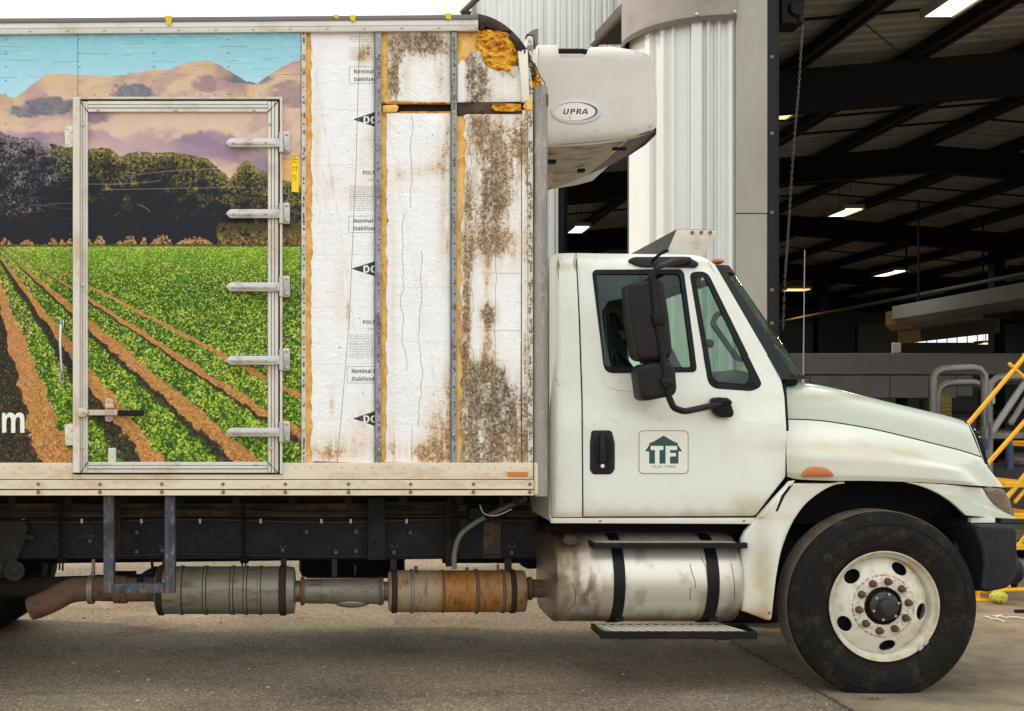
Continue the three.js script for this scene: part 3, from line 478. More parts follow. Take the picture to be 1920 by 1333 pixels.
{
  // set-back wall with a doorway of its own
  const xl = X(893, zf), xd = X(1047, zf), xr = 7.5, dtop = 5.6;
  const ribsOf = (len, step, w) => { const r = []; for (let q = 0.06; q < len; q += step) r.push([q, q + w], [q + w + 0.055, q + w + 0.075]); return r; };
  part('wall_panel', uvm(ribbed(straight(xl, zf), xd - xl, 0, dtop, ribsOf(xd - xl, 0.152, 0.05), 0.018)), farWallM, house);
  for (let i = 0, x = xl; x < xr; i++, x += 0.912) { const l = Math.min(0.91, xr - x); part('wall_panel', uvm(ribbed(straight(x, zf + (i % 2) * 0.003), l, dtop, 9.2, ribsOf(l, 0.152, 0.05), 0.018)), farWallM, house); }
  part('wall_corner', wbox(xl - 0.06, 0, zf - 0.1, xl - 0.002, 9.2, zf + 0.05), trimM, house);
  part('side_wall', wbox(xl - 0.058, 0, zf - 30, xl + 0.05, 9.0, zf - 0.12), whiteWallM, house);
  part('doorway_jamb', [wbox(xd, 0, zf - 0.3, xd + 0.085, dtop, zf - 0.02), wbox(xd + 0.13, 0, zf - 0.42, xd + 0.16, dtop, zf - 0.2)], jambM, house);
  part('doorway_header', wbox(xd, dtop - 0.12, zf - 0.3, 3.9, dtop - 0.002, zf - 0.02), jambM, house);
  // rake trim at the set-back wall's upper corner
  part('rake_trim', cyl(At(866, 25, FARW - 0.4), At(905, -12, FARW - 0.4), 0.04, 0.04, 6), soffitM, house);
  // rounded pier between the doorway and the bay, with a metal band over it
  const path = (u) => { const a = u * Math.PI / 2, px = mix(1180, 1377, 1 - Math.cos(a) ** 1.0), d = mix(11.95, WALL, Math.sin(a)); return V((px - X0) / (S * D) * d, 0, D - d); };
  const N = 400, tbl = [[0, path(0)]]; let L = 0; for (let i = 1; i <= N; i++) { const p = path(i / N); L += p.distanceTo(tbl[i - 1][1]); tbl.push([L, p]); }
  const along = (q) => { let i = tbl.findIndex((t) => t[0] >= q); if (i < 1) i = q <= 0 ? 1 : N; const [l0, a] = tbl[i - 1], [l1, b] = tbl[i], t = b.clone().sub(a).normalize(); return [a.clone().lerp(b, (q - l0) / (l1 - l0)), V(-t.z, 0, t.x)]; };
  const lenAt = (px) => { for (const [l, p] of tbl) if (p.x / (D - p.z) * S * D + X0 >= px) return l; return L; };
  const cuts = [1180, 1228, 1294, 1338, 1377];
  for (let i = 0; i < 4; i++) {
    const q0 = lenAt(cuts[i]) + (i ? 0.004 : 0), q1 = lenAt(cuts[i + 1]), l = q1 - q0, fn = (q) => along(q0 + q);
    const ribs = i === 0 ? [[l - 0.09, l - 0.03]] : i === 1 ? [[0.09, 0.12], [0.2, 0.215]] : i === 2 ? [[0.02, 0.1], [0.15, 0.16]] : [[0.035, 0.045], [0.12, 0.15]];
    part('pier_panel', uvm(ribbed(fn, l, 0, 5.7, ribs.filter(([a, b]) => b < l - 0.02 && a > 0.01), i === 2 ? 0.05 : 0.035)), whiteWallM, house);
    if (i) part('pier_joint', uvm(ribbed((q) => along(q0 - 0.03 + q), 0.045, 0, 5.6, [[0.012, 0.033]], i === 2 ? -0.05 : -0.03)), trimM, house);
  }
  const b0 = along(0)[0]; part('pier_return', [wbox(b0.x + 0.012, 0, b0.z - 0.12, b0.x + 0.06, 5.6, b0.z + 0.0), wbox(0, 0, -4.6, 0.05, 7.2, 0).rotateY(-0.262).translate(b0.x + 0.03, 0, b0.z - 0.1)], jambM, house);
  const band = ribbed((q) => { const [p, n] = along(q * L / (L + 0.1)); return [p.addScaledVector(n, 0.07), n]; }, L + 0.1, 5.09, 7.2, [], 0), lip = ribbed((q) => { const [p, n] = along(q * L / (L + 0.1)); return [p.addScaledVector(n, 0.085), n]; }, L + 0.1, 5.05, 5.1, [], 0);
  part('pier_band', uvm(band), taupeM, house); part('pier_band_lip', uvm(lip), soffitM, house);
  for (const px of [1230, 1303, 1378]) { const [p, n] = along(Math.min(lenAt(px), L - 0.02)); part('band_screw', dome(0.018, 0.015).translate(p.x, 5.12, p.z + 0.085), rivetM, house); }
  const bl = along(0)[0]; part('band_end', wbox(0, 5.05, -2.5, 0.03, 7.2, 0).rotateY(-0.262).translate(bl.x - 0.07, 0, bl.z + 0.03), taupeM, house);
  // eave of the bay's roof reaching out over the doorway
  const eA = At(1116, 84, 15.2), eB = At(1225, -32, 12.4), mid = eA.clone().add(eB).multiplyScalar(0.5), len = eA.distanceTo(eB);
  part('eave_beam', cyl(eA, eB, 0.06, 0.06, 4), soffitM, house);
  { const q = [eA, eB, V(eB.x + 1.6, eB.y, eB.z), V(eA.x + 1.2, eA.y, eA.z)], pos = [], w = (a, b, c) => [a, b, c].forEach((v) => pos.push(v.x, v.y, v.z)); w(q[0], q[1], q[2]); w(q[0], q[2], q[3]); const up = q.map((v) => v.clone().add(V(0, 0.15, 0))); w(up[0], up[2], up[1]); w(up[0], up[3], up[2]); for (let i = 0; i < 4; i++) { const j = (i + 1) % 4; w(q[i], up[i], up[j]); w(q[i], up[j], q[j]); } const g = new THREE.BufferGeometry(); g.setAttribute('position', new THREE.Float32BufferAttribute(pos, 3)); part('soffit', uvm(g, 'xz'), soffitM, house); }
  // flat trim and dark jamb on the near side of the bay's opening
  const t0 = X(1377, zw) + 0.006, t1 = X(1438, zw), yb = Y(402, zw);
  part('trim_panel', uvm(wbox(t0, 0, zw - 0.14, t1, yb - 0.003, zw + 0.03, 0.006)), trimM, house); part('trim_panel', uvm(wbox(t0, yb + 0.003, zw - 0.14, t1, 7.2, zw + 0.034, 0.006)), trimM, house);
  part('trim_edge', wbox(t0 - 0.03, 0, zw - 0.05, t0 - 0.003, 5.06, zw + 0.02), trimM, house);
  const j1 = X(1464, zw);
  part('bay_jamb', [wbox(t1 + 0.002, 0, zw - 0.34, t1 + 0.07, 7.2, zw + 0.04, 0.004), wbox(t1 + 0.075, 0, zw - 0.4, j1 - 0.02, 7.2, zw + 0.0, 0.004), wbox(j1 - 0.016, 0, zw - 0.5, j1, 7.2, zw - 0.03)], jambM, house);
  for (const py of [253, 401, 546, 608, 110]) part('jamb_bolt', dome(0.02, 0.018).translate(X(1445, zw), Y(py, zw), zw + 0.04), boltM, house);
  // bay opening reaches beyond the frame; head, return walls and gable close the building, save for openings added in the right wall
  part('bay_header', wbox(j1, 6.2, zw - 0.4, 13.5, 7.4, zw), whiteWallM, house);
  part('front_wall', wbox(13.5, 0, zw - 0.3, 26, 7.4, zw), whiteWallM, house);
  part('right_wall_added_openings', [wbox(26, 5.2, -42, 26.2, 7.4, zw), ...[[-42, -35], [-30.5, -25], [-20.5, -14], [-9.5, zw]].map(([a, b]) => wbox(26, 0, a, 26.2, 5.2, b))], insideM, house);  // unseen doorways added to let daylight in and brighten the deep roof deck
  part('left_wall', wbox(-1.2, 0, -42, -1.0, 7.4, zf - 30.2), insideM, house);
}
// roof: a shallow gable, ridge running away from the lens
const RX = 10.2, RY = 6.35, PITCH = 0.083, roofY = (x) => RY - Math.abs(x - RX) * PITCH;
{
  for (const [xa, xb] of [[1.8, RX], [RX, 26]]) {       // ribbed deck, one sheet to each slope
    const pos = [], prof = []; for (let z = zw - 0.05; z > -39; z -= 0.3) prof.push([z, 0], [z - 0.2, 0], [z - 0.22, 0.04], [z - 0.28, 0.04]);
    for (let i = 0; i < prof.length - 1; i++) { const [z0, h0] = prof[i], [z1, h1] = prof[i + 1], a = [xa, roofY(xa) + h0, z0], b = [xb, roofY(xb) + h0, z0], c = [xb, roofY(xb) + h1, z1], d = [xa, roofY(xa) + h1, z1]; if (xa < 2 && z1 > zf) { const x2 = 3.7; a[0] = d[0] = x2; a[1] = roofY(x2) + h0; d[1] = roofY(x2) + h1; } for (const t of [[a, c, b], [a, d, c]]) t.forEach((v) => pos.push(...v)); }
    const g = new THREE.BufferGeometry(); g.setAttribute('position', new THREE.Float32BufferAttribute(pos, 3)); part('roof_deck', uvm(g, 'xz'), deckM, house);
  }
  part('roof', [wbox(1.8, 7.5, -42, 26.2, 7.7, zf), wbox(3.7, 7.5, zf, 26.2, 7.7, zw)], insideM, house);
  for (const d of [15.1, 21.3, 28.9, 36.6, 43.5]) {
    const z = D - d, h = d < 16 ? 0.52 : 0.45, sh = (x0, x1) => { const y0 = roofY(x0) - 0.2, y1 = roofY(x1) - 0.2, s = new THREE.Shape([[x0, y0 - h], [x1, y1 - h], [x1, y1], [x0, y0]].map((p) => new THREE.Vector2(...p))); return new THREE.ExtrudeGeometry(s, { depth: 0.02, bevelEnabled: false }).translate(0, 0, z); };
    const fl = (x0, x1, y) => cyl(V(x0, roofY(x0) + y, z + 0.01), V(x1, roofY(x1) + y, z + 0.01), 0.12, 0.12, 4).translate(0, 0, 0).scale(1, 1, 1);
    const flange = (x0, x1, y) => { const s = new THREE.Shape([[x0, roofY(x0) + y], [x1, roofY(x1) + y], [x1, roofY(x1) + y + 0.02], [x0, roofY(x0) + y + 0.02]].map((p) => new THREE.Vector2(...p))); return new THREE.ExtrudeGeometry(s, { depth: 0.22, bevelEnabled: false }).translate(0, 0, z - 0.1); };
    const x0 = d < 16 ? 3.7 : 1.8;
    part('rafter', [sh(x0, RX), sh(RX, 26), flange(x0, RX, -0.2 - h - 0.02), flange(RX, 26, -0.2 - h - 0.02)], rafterM, house);
  }
  for (let x = 4.05; x < 25; x += 1.5) part('purlin', [wbox(x, roofY(x) - 0.24, -39, x + 0.04, roofY(x) - 0.004, zw - 0.4), wbox(x - 0.09, roofY(x) - 0.2, -39, x, roofY(x) - 0.185, zw - 0.4), wbox(x + 0.03, roofY(x) - 0.02, -39, x + 0.12, roofY(x) - 0.006, zw - 0.4)], purlinM, house);
  for (const d of [13.2, 18.4, 19.6, 25, 26.4, 32, 34, 40]) { const z = D - d; part('sag_rod', [cyl(V(4, roofY(4) - 0.14, z), V(RX, roofY(RX) - 0.14, z), 0.02, 0.02, 5), cyl(V(RX, roofY(RX) - 0.14, z), V(25, roofY(25) - 0.14, z), 0.02, 0.02, 5)], rafterM, house); }
  for (const [a, b] of [[At(1600, 25, 13.6), At(1690, 100, 14.6)], [At(1795, 470, 33), At(1812, 490, 32)]]) part('brace_rod', cyl(a, b, 0.008, 0.008, 5), rafterM, house);
  part('sprinkler_pipe', cyl(V(11.05, 3.77, D - 13), V(11.05, 3.77, D - 44), 0.035, 0.035, 8), insideM, house);
  // back wall with a daylit opening
  const zb = D - 45, ox0 = X(1716, zb), ox1 = X(1866, zb), oy0 = Y(643, zb), oy1 = Y(600, zb);
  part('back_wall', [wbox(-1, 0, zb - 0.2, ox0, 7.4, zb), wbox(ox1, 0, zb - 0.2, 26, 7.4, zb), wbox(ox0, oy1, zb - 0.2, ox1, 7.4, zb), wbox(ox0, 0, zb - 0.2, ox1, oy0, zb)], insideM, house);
  for (const px of [1722, 1741, 1760, 1779, 1798, 1817, 1836, 1852]) part('opening_bar', wbox(X(px, zb) - 0.012, oy0, zb - 0.1, X(px, zb) + 0.012, oy1, zb - 0.06), jambM, house);
  part('column', wbox(X(1687, D - 40), 0, D - 40.2, X(1692, D - 40), 5, D - 40), rafterM, house);
  part('column', wbox(X(1866, D - 30), 0, D - 30.3, X(1886, D - 30), 6, D - 30), rafterM, house);
  part('column', wbox(X(1535, D - 37), 0, D - 37.4, X(1556, D - 37), 5.6, D - 37), rafterM, house);
  part('office_wall', [wbox(X(1610, D - 42), 0, D - 42.3, X(1690, D - 42), Y(610, D - 42), D - 42)], std({ color: new THREE.Color().setRGB(0.1, 0.095, 0.095), roughness: 0.9 }), house);
  part('office_wall', [wbox(X(1440, D - 42), 0, D - 42.3, X(1553, D - 42), Y(606, D - 42), D - 42)], std({ color: new THREE.Color().setRGB(0.09, 0.09, 0.1), roughness: 0.9 }), house);
}
// long grey housing across the bay
{
  const d = 22, z = D - d, x0 = X(1380, z), x1 = X(2100, z);
  const t = thing('conveyor_housing', 'long grey raised conveyor housing crossing the bay behind the railings', 'conveyor', V((x0 + x1) / 2, 0, z - 0.5));
  part('upper_panel', uvm(wbox(x0, Y(701, z), z - 1.2, x1, Y(663.5, z), z + 0.02, 0.01)), greyM, t);
  const cuts = [1380, 1520, 1670, 1796, 1826]; for (let i = 0; i < 4; i++) part('lower_panel', uvm(wbox(X(cuts[i], z) + 0.006, Y(i === 3 ? 731 : 745, z) + (i === 3 ? -0.1 : 0), z - 1.1, X(cuts[i + 1], z) - 0.006, Y(703, z), z, 0.008)), greyM, t);
  for (const px of [1400, 1560, 1720, 1880, 2040]) part('support_leg', wbox(X(px, z) - 0.06, 0, z - 0.7, X(px, z) + 0.06, Y(703, z), z - 0.5), jambM, t);
  const pan = thing('white_panel', 'small upright white panel standing on the grey conveyor housing', 'panel', V(X(1704, z), Y(663, z), z - 0.4));
  part('face', wbox(X(1696, z), Y(663, z) + 0.002, z - 0.5, X(1713, z), Y(641, z), z - 0.46, 0.01), std({ color: new THREE.Color().setRGB(0.8, 0.78, 0.74), roughness: 0.6 }), pan);
  part('foot', wbox(X(1697, z), Y(663, z) + 0.001, z - 0.46, X(1712, z), Y(662, z) + 0.012, z - 0.3), jambM, pan);
}
// rolled door housings hanging at the back
function housing(px0, py0, px1, py1, d0, d1, hgt, label, curtain) {
  const a = At(px1, py1, d0), b = At(px0, py0, d1), x = a.x, t = thing('door_housing', label, 'door housing', V(x, a.y - hgt, (a.z + b.z) / 2));
  const prof = [[0, 0], [0.7, 0], [0.7, hgt], [0.12, hgt], [0, hgt * 0.75]];
  const s = new THREE.Shape([[0, 0], [-0.5, 0], [-0.5, -hgt], [-0.12, -hgt], [0, -hgt * 0.72]].map(([u, v]) => new THREE.Vector2(-u, v))), g = new THREE.ExtrudeGeometry(s, { depth: a.z - b.z, bevelEnabled: true, bevelSize: 0.02, bevelThickness: 0.02 }).translate(x, a.y, b.z);
  part('cover', uvm(g), std({ color: new THREE.Color().setRGB(0.2, 0.2, 0.19), roughness: 0.8 }), t);
  part('end_plate', wbox(x - 0.04, a.y - hgt - 0.05, a.z + 0.03, x + 0.55, a.y + 0.05, a.z + 0.07), jambM, t);
  for (const q of [a.z - 0.5, b.z + 0.5]) part('hanger', cyl(V(x + 0.25, a.y, q), V(x + 0.25, 5.5, q), 0.02), rafterM, t);
  if (curtain) part('door_curtain', wbox(x + 0.8, 3.18, b.z - 1.2, x + 0.86, a.y - hgt + 0.2, a.z - 1.0), std({ color: new THREE.Color().setRGB(0.16, 0.15, 0.14), roughness: 0.8 }), t);
}
housing(1658, 592, 1846, 555, 25, 29.5, 0.42, 'long pale door housing hanging above the bright opening at the back', true);
housing(1878, 548, 1990, 520, 18, 23.5, 0.3, 'pale door housing hanging at the right edge of the picture', null);
// hanging strip lights
function stripLight(px, py, d, w, len, label, warm, on = 1) {
  w *= 0.88; len *= 0.82;
  const c = At(px, py, d), t = thing('strip_light', label, 'ceiling light', c, 'strip lights under the warehouse roof');
  const col = warm ? [1, 0.62, 0.2] : [1, 0.97, 0.8];
  part('lamp_housing', [wbox(c.x - w / 2 - 0.04, c.y + 0.02, c.z - len / 2 - 0.04, c.x + w / 2 + 0.04, c.y + 0.09, c.z + len / 2 + 0.04, 0.01), wbox(c.x - w / 2 - 0.04, c.y - 0.01, c.z - len / 2 - 0.04, c.x - w / 2 - 0.02, c.y + 0.02, c.z + len / 2 + 0.04), wbox(c.x + w / 2 + 0.02, c.y - 0.01, c.z - len / 2 - 0.04, c.x + w / 2 + 0.04, c.y + 0.02, c.z + len / 2 + 0.04)], std({ color: new THREE.Color().setRGB(0.25, 0.22, 0.14), roughness: 0.6 }), t);
  part('lamp_tube', wbox(c.x - w / 2, c.y, c.z - len / 2, c.x + w / 2, c.y + 0.015, c.z + len / 2), std({ color: 0x000000, emissive: new THREE.Color().setRGB(...col), emissiveIntensity: 1.9 * on }), t);
  for (const q of [-0.3, 0.3]) part('hanger', cyl(V(c.x, c.y + 0.09, c.z + len * q), V(c.x, roofY(c.x) - 0.02, c.z + len * q), 0.006, 0.006, 5), rafterM, t);
  const l = new THREE.RectAreaLight(new THREE.Color().setRGB(...col), 60 * on, w, len); l.position.set(c.x, c.y - 0.012, c.z); l.rotation.x = -Math.PI / 2; scene.add(l);
}
stripLight(1801, 5, 11.85, 0.3, 1.05, 'large lit strip light at the top edge, nearest of the ceiling lights');
stripLight(1585, 400, 22.6, 0.34, 1.0, 'lit strip light below the middle rafters, left of the bay centre');
stripLight(1669, 514, 33, 0.38, 1.6, 'lit strip light above the long pale door housing');
stripLight(1085, 432, 24.6, 0.3, 1.0, 'lit strip light seen in the doorway under the refrigeration unit');
stripLight(1850, 645.5, 39, 0.5, 0.6, 'tiny lit strip light below the bright opening at the back');
stripLight(1493, 545, 30, 0.62, 0.5, 'amber strip light seen level beside the truck antenna', true);
stripLight(1478, 212, 16.5, 0.22, 0.9, 'amber strip light behind the chain near the bay jamb', true);
// chain hoist for the bay door
{
  const d = 11.7, z = D - d, b0 = At(1466, -6, d), b1 = At(1510, 44, d);
  const t = thing('chain_hoist', 'dark door hoist with long hanging chain inside the bay jamb', 'hoist', V(b0.x + 0.1, b1.y, z));
  part('gear_case', [wbox(b0.x, b1.y, z - 0.3, b1.x, b0.y + 0.3, z, 0.02), cyl(V((b0.x + b1.x) / 2 + 0.03, b1.y + 0.14, z), V((b0.x + b1.x) / 2 + 0.03, b1.y + 0.14, z + 0.05), 0.08, 0.07, 16), cyl(V(b1.x - 0.05, b1.y + 0.02, z), V(b1.x - 0.05, b1.y + 0.2, z + 0.02), 0.02, 0.02, 8)], jambM, t);
  part('sheave', turnZ([[0.03, 0], [0.045, 0.01], [0.045, 0.02], [0.02, 0.025]], b1.x - 0.055, b1.y + 0.13, z + 0.02, 16), std({ color: new THREE.Color().setRGB(0.5, 0.5, 0.48), roughness: 0.5 }), t);
  const links = [], pts = [[1506, 44], [1503, 90], [1498, 170], [1492, 240], [1486, 320], [1481, 400], [1477, 460], [1473, 520], [1469, 620]].map(([a, b]) => At(a, b, d + 0.1)), cv = new THREE.CatmullRomCurve3(pts), n = 104;
  for (let i = 0; i < n; i++) { const p = cv.getPoint((i + 0.5) / n), q = cv.getTangent((i + 0.5) / n), g = new THREE.TorusGeometry(0.0105, 0.0034, 5, 10).scale(1, 1.9, 1); if (i % 2) g.rotateY(Math.PI / 2 - 0.3); g.applyQuaternion(new THREE.Quaternion().setFromUnitVectors(V(0, -1, 0), q)); links.push(g.translate(p.x, p.y, p.z)); }
  part('chain', links, std({ color: new THREE.Color().setRGB(0.12, 0.115, 0.11), roughness: 0.5, metalness: 0.4 }), t, { kind: 'stuff' });
}
// things standing in the bay
{
  const d = 15.5; const p = At(1778, 800, d);
  const t = thing('yellow_notice', 'dim yellow notice board behind the grey railing', 'notice board', V(p.x, 0, p.z));
  part('board', wbox(X(1760, p.z), Y(862, p.z), p.z - 0.02, X(1786, p.z), Y(742, p.z), p.z, 0.004), std({ map: tex(paint(64, 256, (x, y) => (y > 20 && y % 16 > 10 && x > 8 && x < 56 && hash(x >> 2, y >> 4) > 0.3) ? [70, 60, 34] : [112, 98, 44])), roughness: 0.8 }), t);
  part('post', wbox(X(1772, p.z) - 0.02, 0, p.z - 0.07, X(1772, p.z) + 0.02, Y(745, p.z), p.z - 0.03), jambM, t);
  const s = thing('shelf_rack', 'dark rack of dim boxes below the grey conveyor housing', 'rack', V(X(1700, D - 20), 0, D - 20)); const z = D - 20;
  for (const px of [1500, 1640, 1760, 1880, 2000]) part('upright', wbox(X(px, z) - 0.03, 0, z - 0.6, X(px, z) + 0.03, 1.75, z - 0.5), jambM, s);
  for (const y of [0.5, 1.05, 1.5]) part('shelf', wbox(X(1498, z), y, z - 0.9, X(2002, z), y + 0.05, z - 0.4), jambM, s);
  for (let i = 0; i < 22; i++) { const w = rr(0.2, 0.45), x = X(1500, z) + 0.25 + i * 0.19, y = [0.55, 1.1, 1.1][i % 3], h = rr(0.15, 0.36); part('stored_box', wbox(x, y + 0.001, z - 0.8, x + Math.min(w, 0.185), y + h, z - 0.42, 0.01), std({ color: new THREE.Color().setHSL(rnd(), 0.3, 0.1 + 0.12 * rnd()), roughness: 0.8 }), s); }
}
// ---------------------------------------------------------------- the truck
const truck = thing('box_truck', 'white delivery truck with crop field print, stripped box corner and cream cab', 'truck', V(X(700), 0, -1.25));
const ZM = -1.25, FAR = -2.5;
function mirrorZ(g) { const m = clean(g).clone(), p = m.attributes.position, n = m.attributes.normal, uv = m.attributes.uv; for (let i = 0; i < p.count; i += 3) { for (const a of [p, n, uv]) { const w = a.itemSize; for (let c = 0; c < w; c++) { const t = a.array[(i + 1) * w + c]; a.array[(i + 1) * w + c] = a.array[(i + 2) * w + c]; a.array[(i + 2) * w + c] = t; } } } for (let i = 0; i < p.count; i++) { p.setZ(i, 2 * ZM - p.getZ(i)); n.setZ(i, -n.getZ(i)); } return m; }
const T = (name, g, m, parent = truck, extra) => part(name, g, m, parent, extra);
const cabUV = (g) => uvp(g, CAB), foilUV = (g) => uvp(g, FOIL), murUV = (g) => uvp(g, MUR);

// --- cargo box
{
  const xl = -760;
  T('box_core', [bx(xl, 45, 893, 925, -0.075, 2.35, 0.01), bx(893.5, 152, 1000, 925, -0.075, 2.35, 0.01), alongZ([[893.5, 151.5], [893.5, 52], [912, 54], [934, 62], [955, 79], [972, 100], [985, 122], [994, 151.5]], -0.075, -2.42, 0.002, 1)], std({ color: new THREE.Color().setRGB(0.06, 0.045, 0.035), roughness: 0.9 }));
  T('box_roof', [wbox(X(xl), Y(34), -2.5, X(897), Y(30) , -0.03, 0.01), wbox(X(xl), Y(930), -2.5, X(1020), Y(34), -2.44, 0.01)], alumM);
  T('box_front_wall', [wbox(X(1000) - 0.02, Y(929), -2.44, X(1018), Y(160), -0.05, 0.01), wbox(X(960), Y(170), -2.44, X(985), Y(100), -0.1, 0.01)], std({ color: new THREE.Color().setRGB(0.55, 0.53, 0.5), roughness: 0.7 }));
  // printed skin, in sheets with a seam at x = 145
  T('mural_panel', murUV(bx(xl, 58, 144.6, 870, 0, 0.02, 0.002)), muralM); T('mural_panel', murUV(bx(145.4, 58, 565, 870, 0, 0.02, 0.002)), muralM);
  const rv = []; for (const x of [-270, -130, 10, 149, 288, 428]) for (const y of [73, 99, 125, 151, 177]) rv.push(rivet(x, y, 0, 0.0055, 0.004));
  for (let x = 177; x < 525; x += 28.3) rv.push(rivet(x, 177.5 - (x > 300 ? 0.8 : 0), 0, 0.0055, 0.004)); for (const y of [202, 228]) rv.push(rivet(532, y, 0, 0.004, 0.003)); for (const y of [205, 232, 252, 695, 752, 810]) rv.push(rivet(10, y, 0, 0.0045, 0.004)); for (let y = 215; y < 860; y += 28) rv.push(rivet(131, y, 0, 0.003, 0.003));
  T('skin_rivets', rv, std({ color: new THREE.Color().setRGB(0.3, 0.3, 0.3), roughness: 0.4, metalness: 0.6 }), truck, { kind: 'stuff' });
  // rails
  const top = (x, o) => 34 - 0.0078 * x + o;
  T('top_rail', [uvm(panel([[xl, top(xl, 9)], [897, top(897, 9)], [897, top(897, 30)], [xl, top(xl, 30)]], { z: 0.016, depth: 0.03 })), uvm(panel([[xl, top(xl, 17)], [897, top(897, 17)], [897, top(897, 19.5)], [xl, top(xl, 19.5)]], { z: 0.02, depth: 0.01, bevel: 0.002 }))], alumM);
  T('roof_lip', uvm(panel([[xl, top(xl, 0)], [897, top(897, 0)], [897, top(897, 8.6)], [xl, top(xl, 8.6)]], { z: 0.024, depth: 0.05 })), std({ color: new THREE.Color().setRGB(0.17, 0.165, 0.16), roughness: 0.6 }));
  const tr = []; for (let x = -390; x < 890; x += 69.8) tr.push(rivet(x + 27, top(x, 24), 0.016, 0.0085, 0.006)); T('rail_rivets', tr, rivetM, truck, { kind: 'stuff' });
  for (const [x, y, w, h] of [[308, 30, 14, 18], [624, 28, 11, 7], [654, 29, 13, 11], [833, 26, 14, 11]]) T('tape', panel([[x, y - 0.5], [x + w, y - 1], [x + w * 0.9, y + h], [x + w * 0.3, y + h - 2]], { z: 0.027, depth: 0.002, bevel: 0 }), tapeM);
  T('bottom_rail', [uvm(bx(xl, 867, 136, 898, 0.012, 0.06)), uvm(bx(529, 867, 1000, 898, 0.012, 0.06)), uvm(bx(136, 889, 529, 898, 0.012, 0.06)), uvm(bx(xl, 899.5, 1001, 916.5, 0.018, 0.07)), uvm(bx(xl, 918.5, 1001, 928.5, 0.014, 0.07))], std({ map: tex(dirtTile([222, 211, 188], [176, 142, 98], 0.5, 0.8, 0.35), true, 0.5), roughness: 0.55, metalness: 0.1 }));
  const bb = []; for (const x of [-280, -163, -46, 71, 187, 303, 418, 535, 653.5, 770, 888, 994]) for (const y of [907, 922]) bb.push(cyl(P(x, y, 0.012), P(x, y, 0.024), 0.0115, 0.009, 6));
  T('rail_bolts', bb, boltM, truck, { kind: 'stuff' });
  const br = []; for (let x = -396; x < 998; x += 28.8) if (x < 132 || x > 536) br.push(rivet(x, 875, 0.012, 0.006, 0.004)); br.push(rivet(996, 893, 0.012, 0.008, 0.006)); T('rail_rivets', br, rivetM, truck, { kind: 'stuff' });
  T('reflector', bx(952, 884, 990, 893, 0.016, 0.006), std({ color: new THREE.Color().setRGB(0.56, 0.19, 0.03), roughness: 0.4 }));
  // grab bar, tags, notes on the skin
  T('grab_handle', [pipe([P(115, 604, 0.01), P(113, 612, 0.045), P(112, 650, 0.05), P(115, 700, 0.045), P(115.5, 710, 0.01)], 0.0075, 0.03, 8), panel([[111, 601, 3], [119, 601, 3], [119, 618, 3], [111, 618, 3]].map((p) => p), { z: 0.01, depth: 0.01 }), panel(outline([[111, 699, 3], [119, 699, 3], [119, 719, 3], [111, 719, 3]]), { z: 0.01, depth: 0.01 })], chromeM);
  T('small_bracket', [uvm(bx(202, 839, 217, 866, 0.016, 0.012)), rivet(206, 860, 0.016, 0.005), rivet(213, 860, 0.016, 0.005), bx(206, 842, 213, 856, 0.02, 0.006)], alumM);
  const noteC = canvasOf(64, 320), ng = noteC.getContext('2d'); ng.fillStyle = 'rgb(246,214,14)'; ng.fillRect(0, 0, 64, 320); ng.strokeStyle = 'rgb(60,52,30)'; ng.lineWidth = 3;
  const sq = (x, y, s) => { ng.beginPath(); ng.moveTo(x, y); for (let i = 0; i < 5; i++) ng.lineTo(x + rr(-s, s), y + rr(-s, s)); ng.stroke(); };
  for (let r = 0; r < 3; r++) for (let k = 0; k < 3; k++) sq(14 + r * 18, 22 + k * 24, 7); ng.fillRect(8, 98, 48, 2); for (let r = 0; r < 2; r++) for (let k = 0; k < 2; k++) sq(20 + r * 22, 116 + k * 20, 7); ng.fillRect(8, 162, 48, 2); for (let r = 0; r < 2; r++) for (let k = 0; k < 3; k++) sq(20 + r * 20, 186 + k * 20, 8);
  T('note_sticker', uvp(panel([[547, 288], [552, 289], [559.5, 295], [560, 361], [546.5, 360]], { z: 0.0035, depth: 0.002, bevel: 0 }), [546, 288, 560, 361]), std({ map: tex(noteC), roughness: 0.6 }));
}
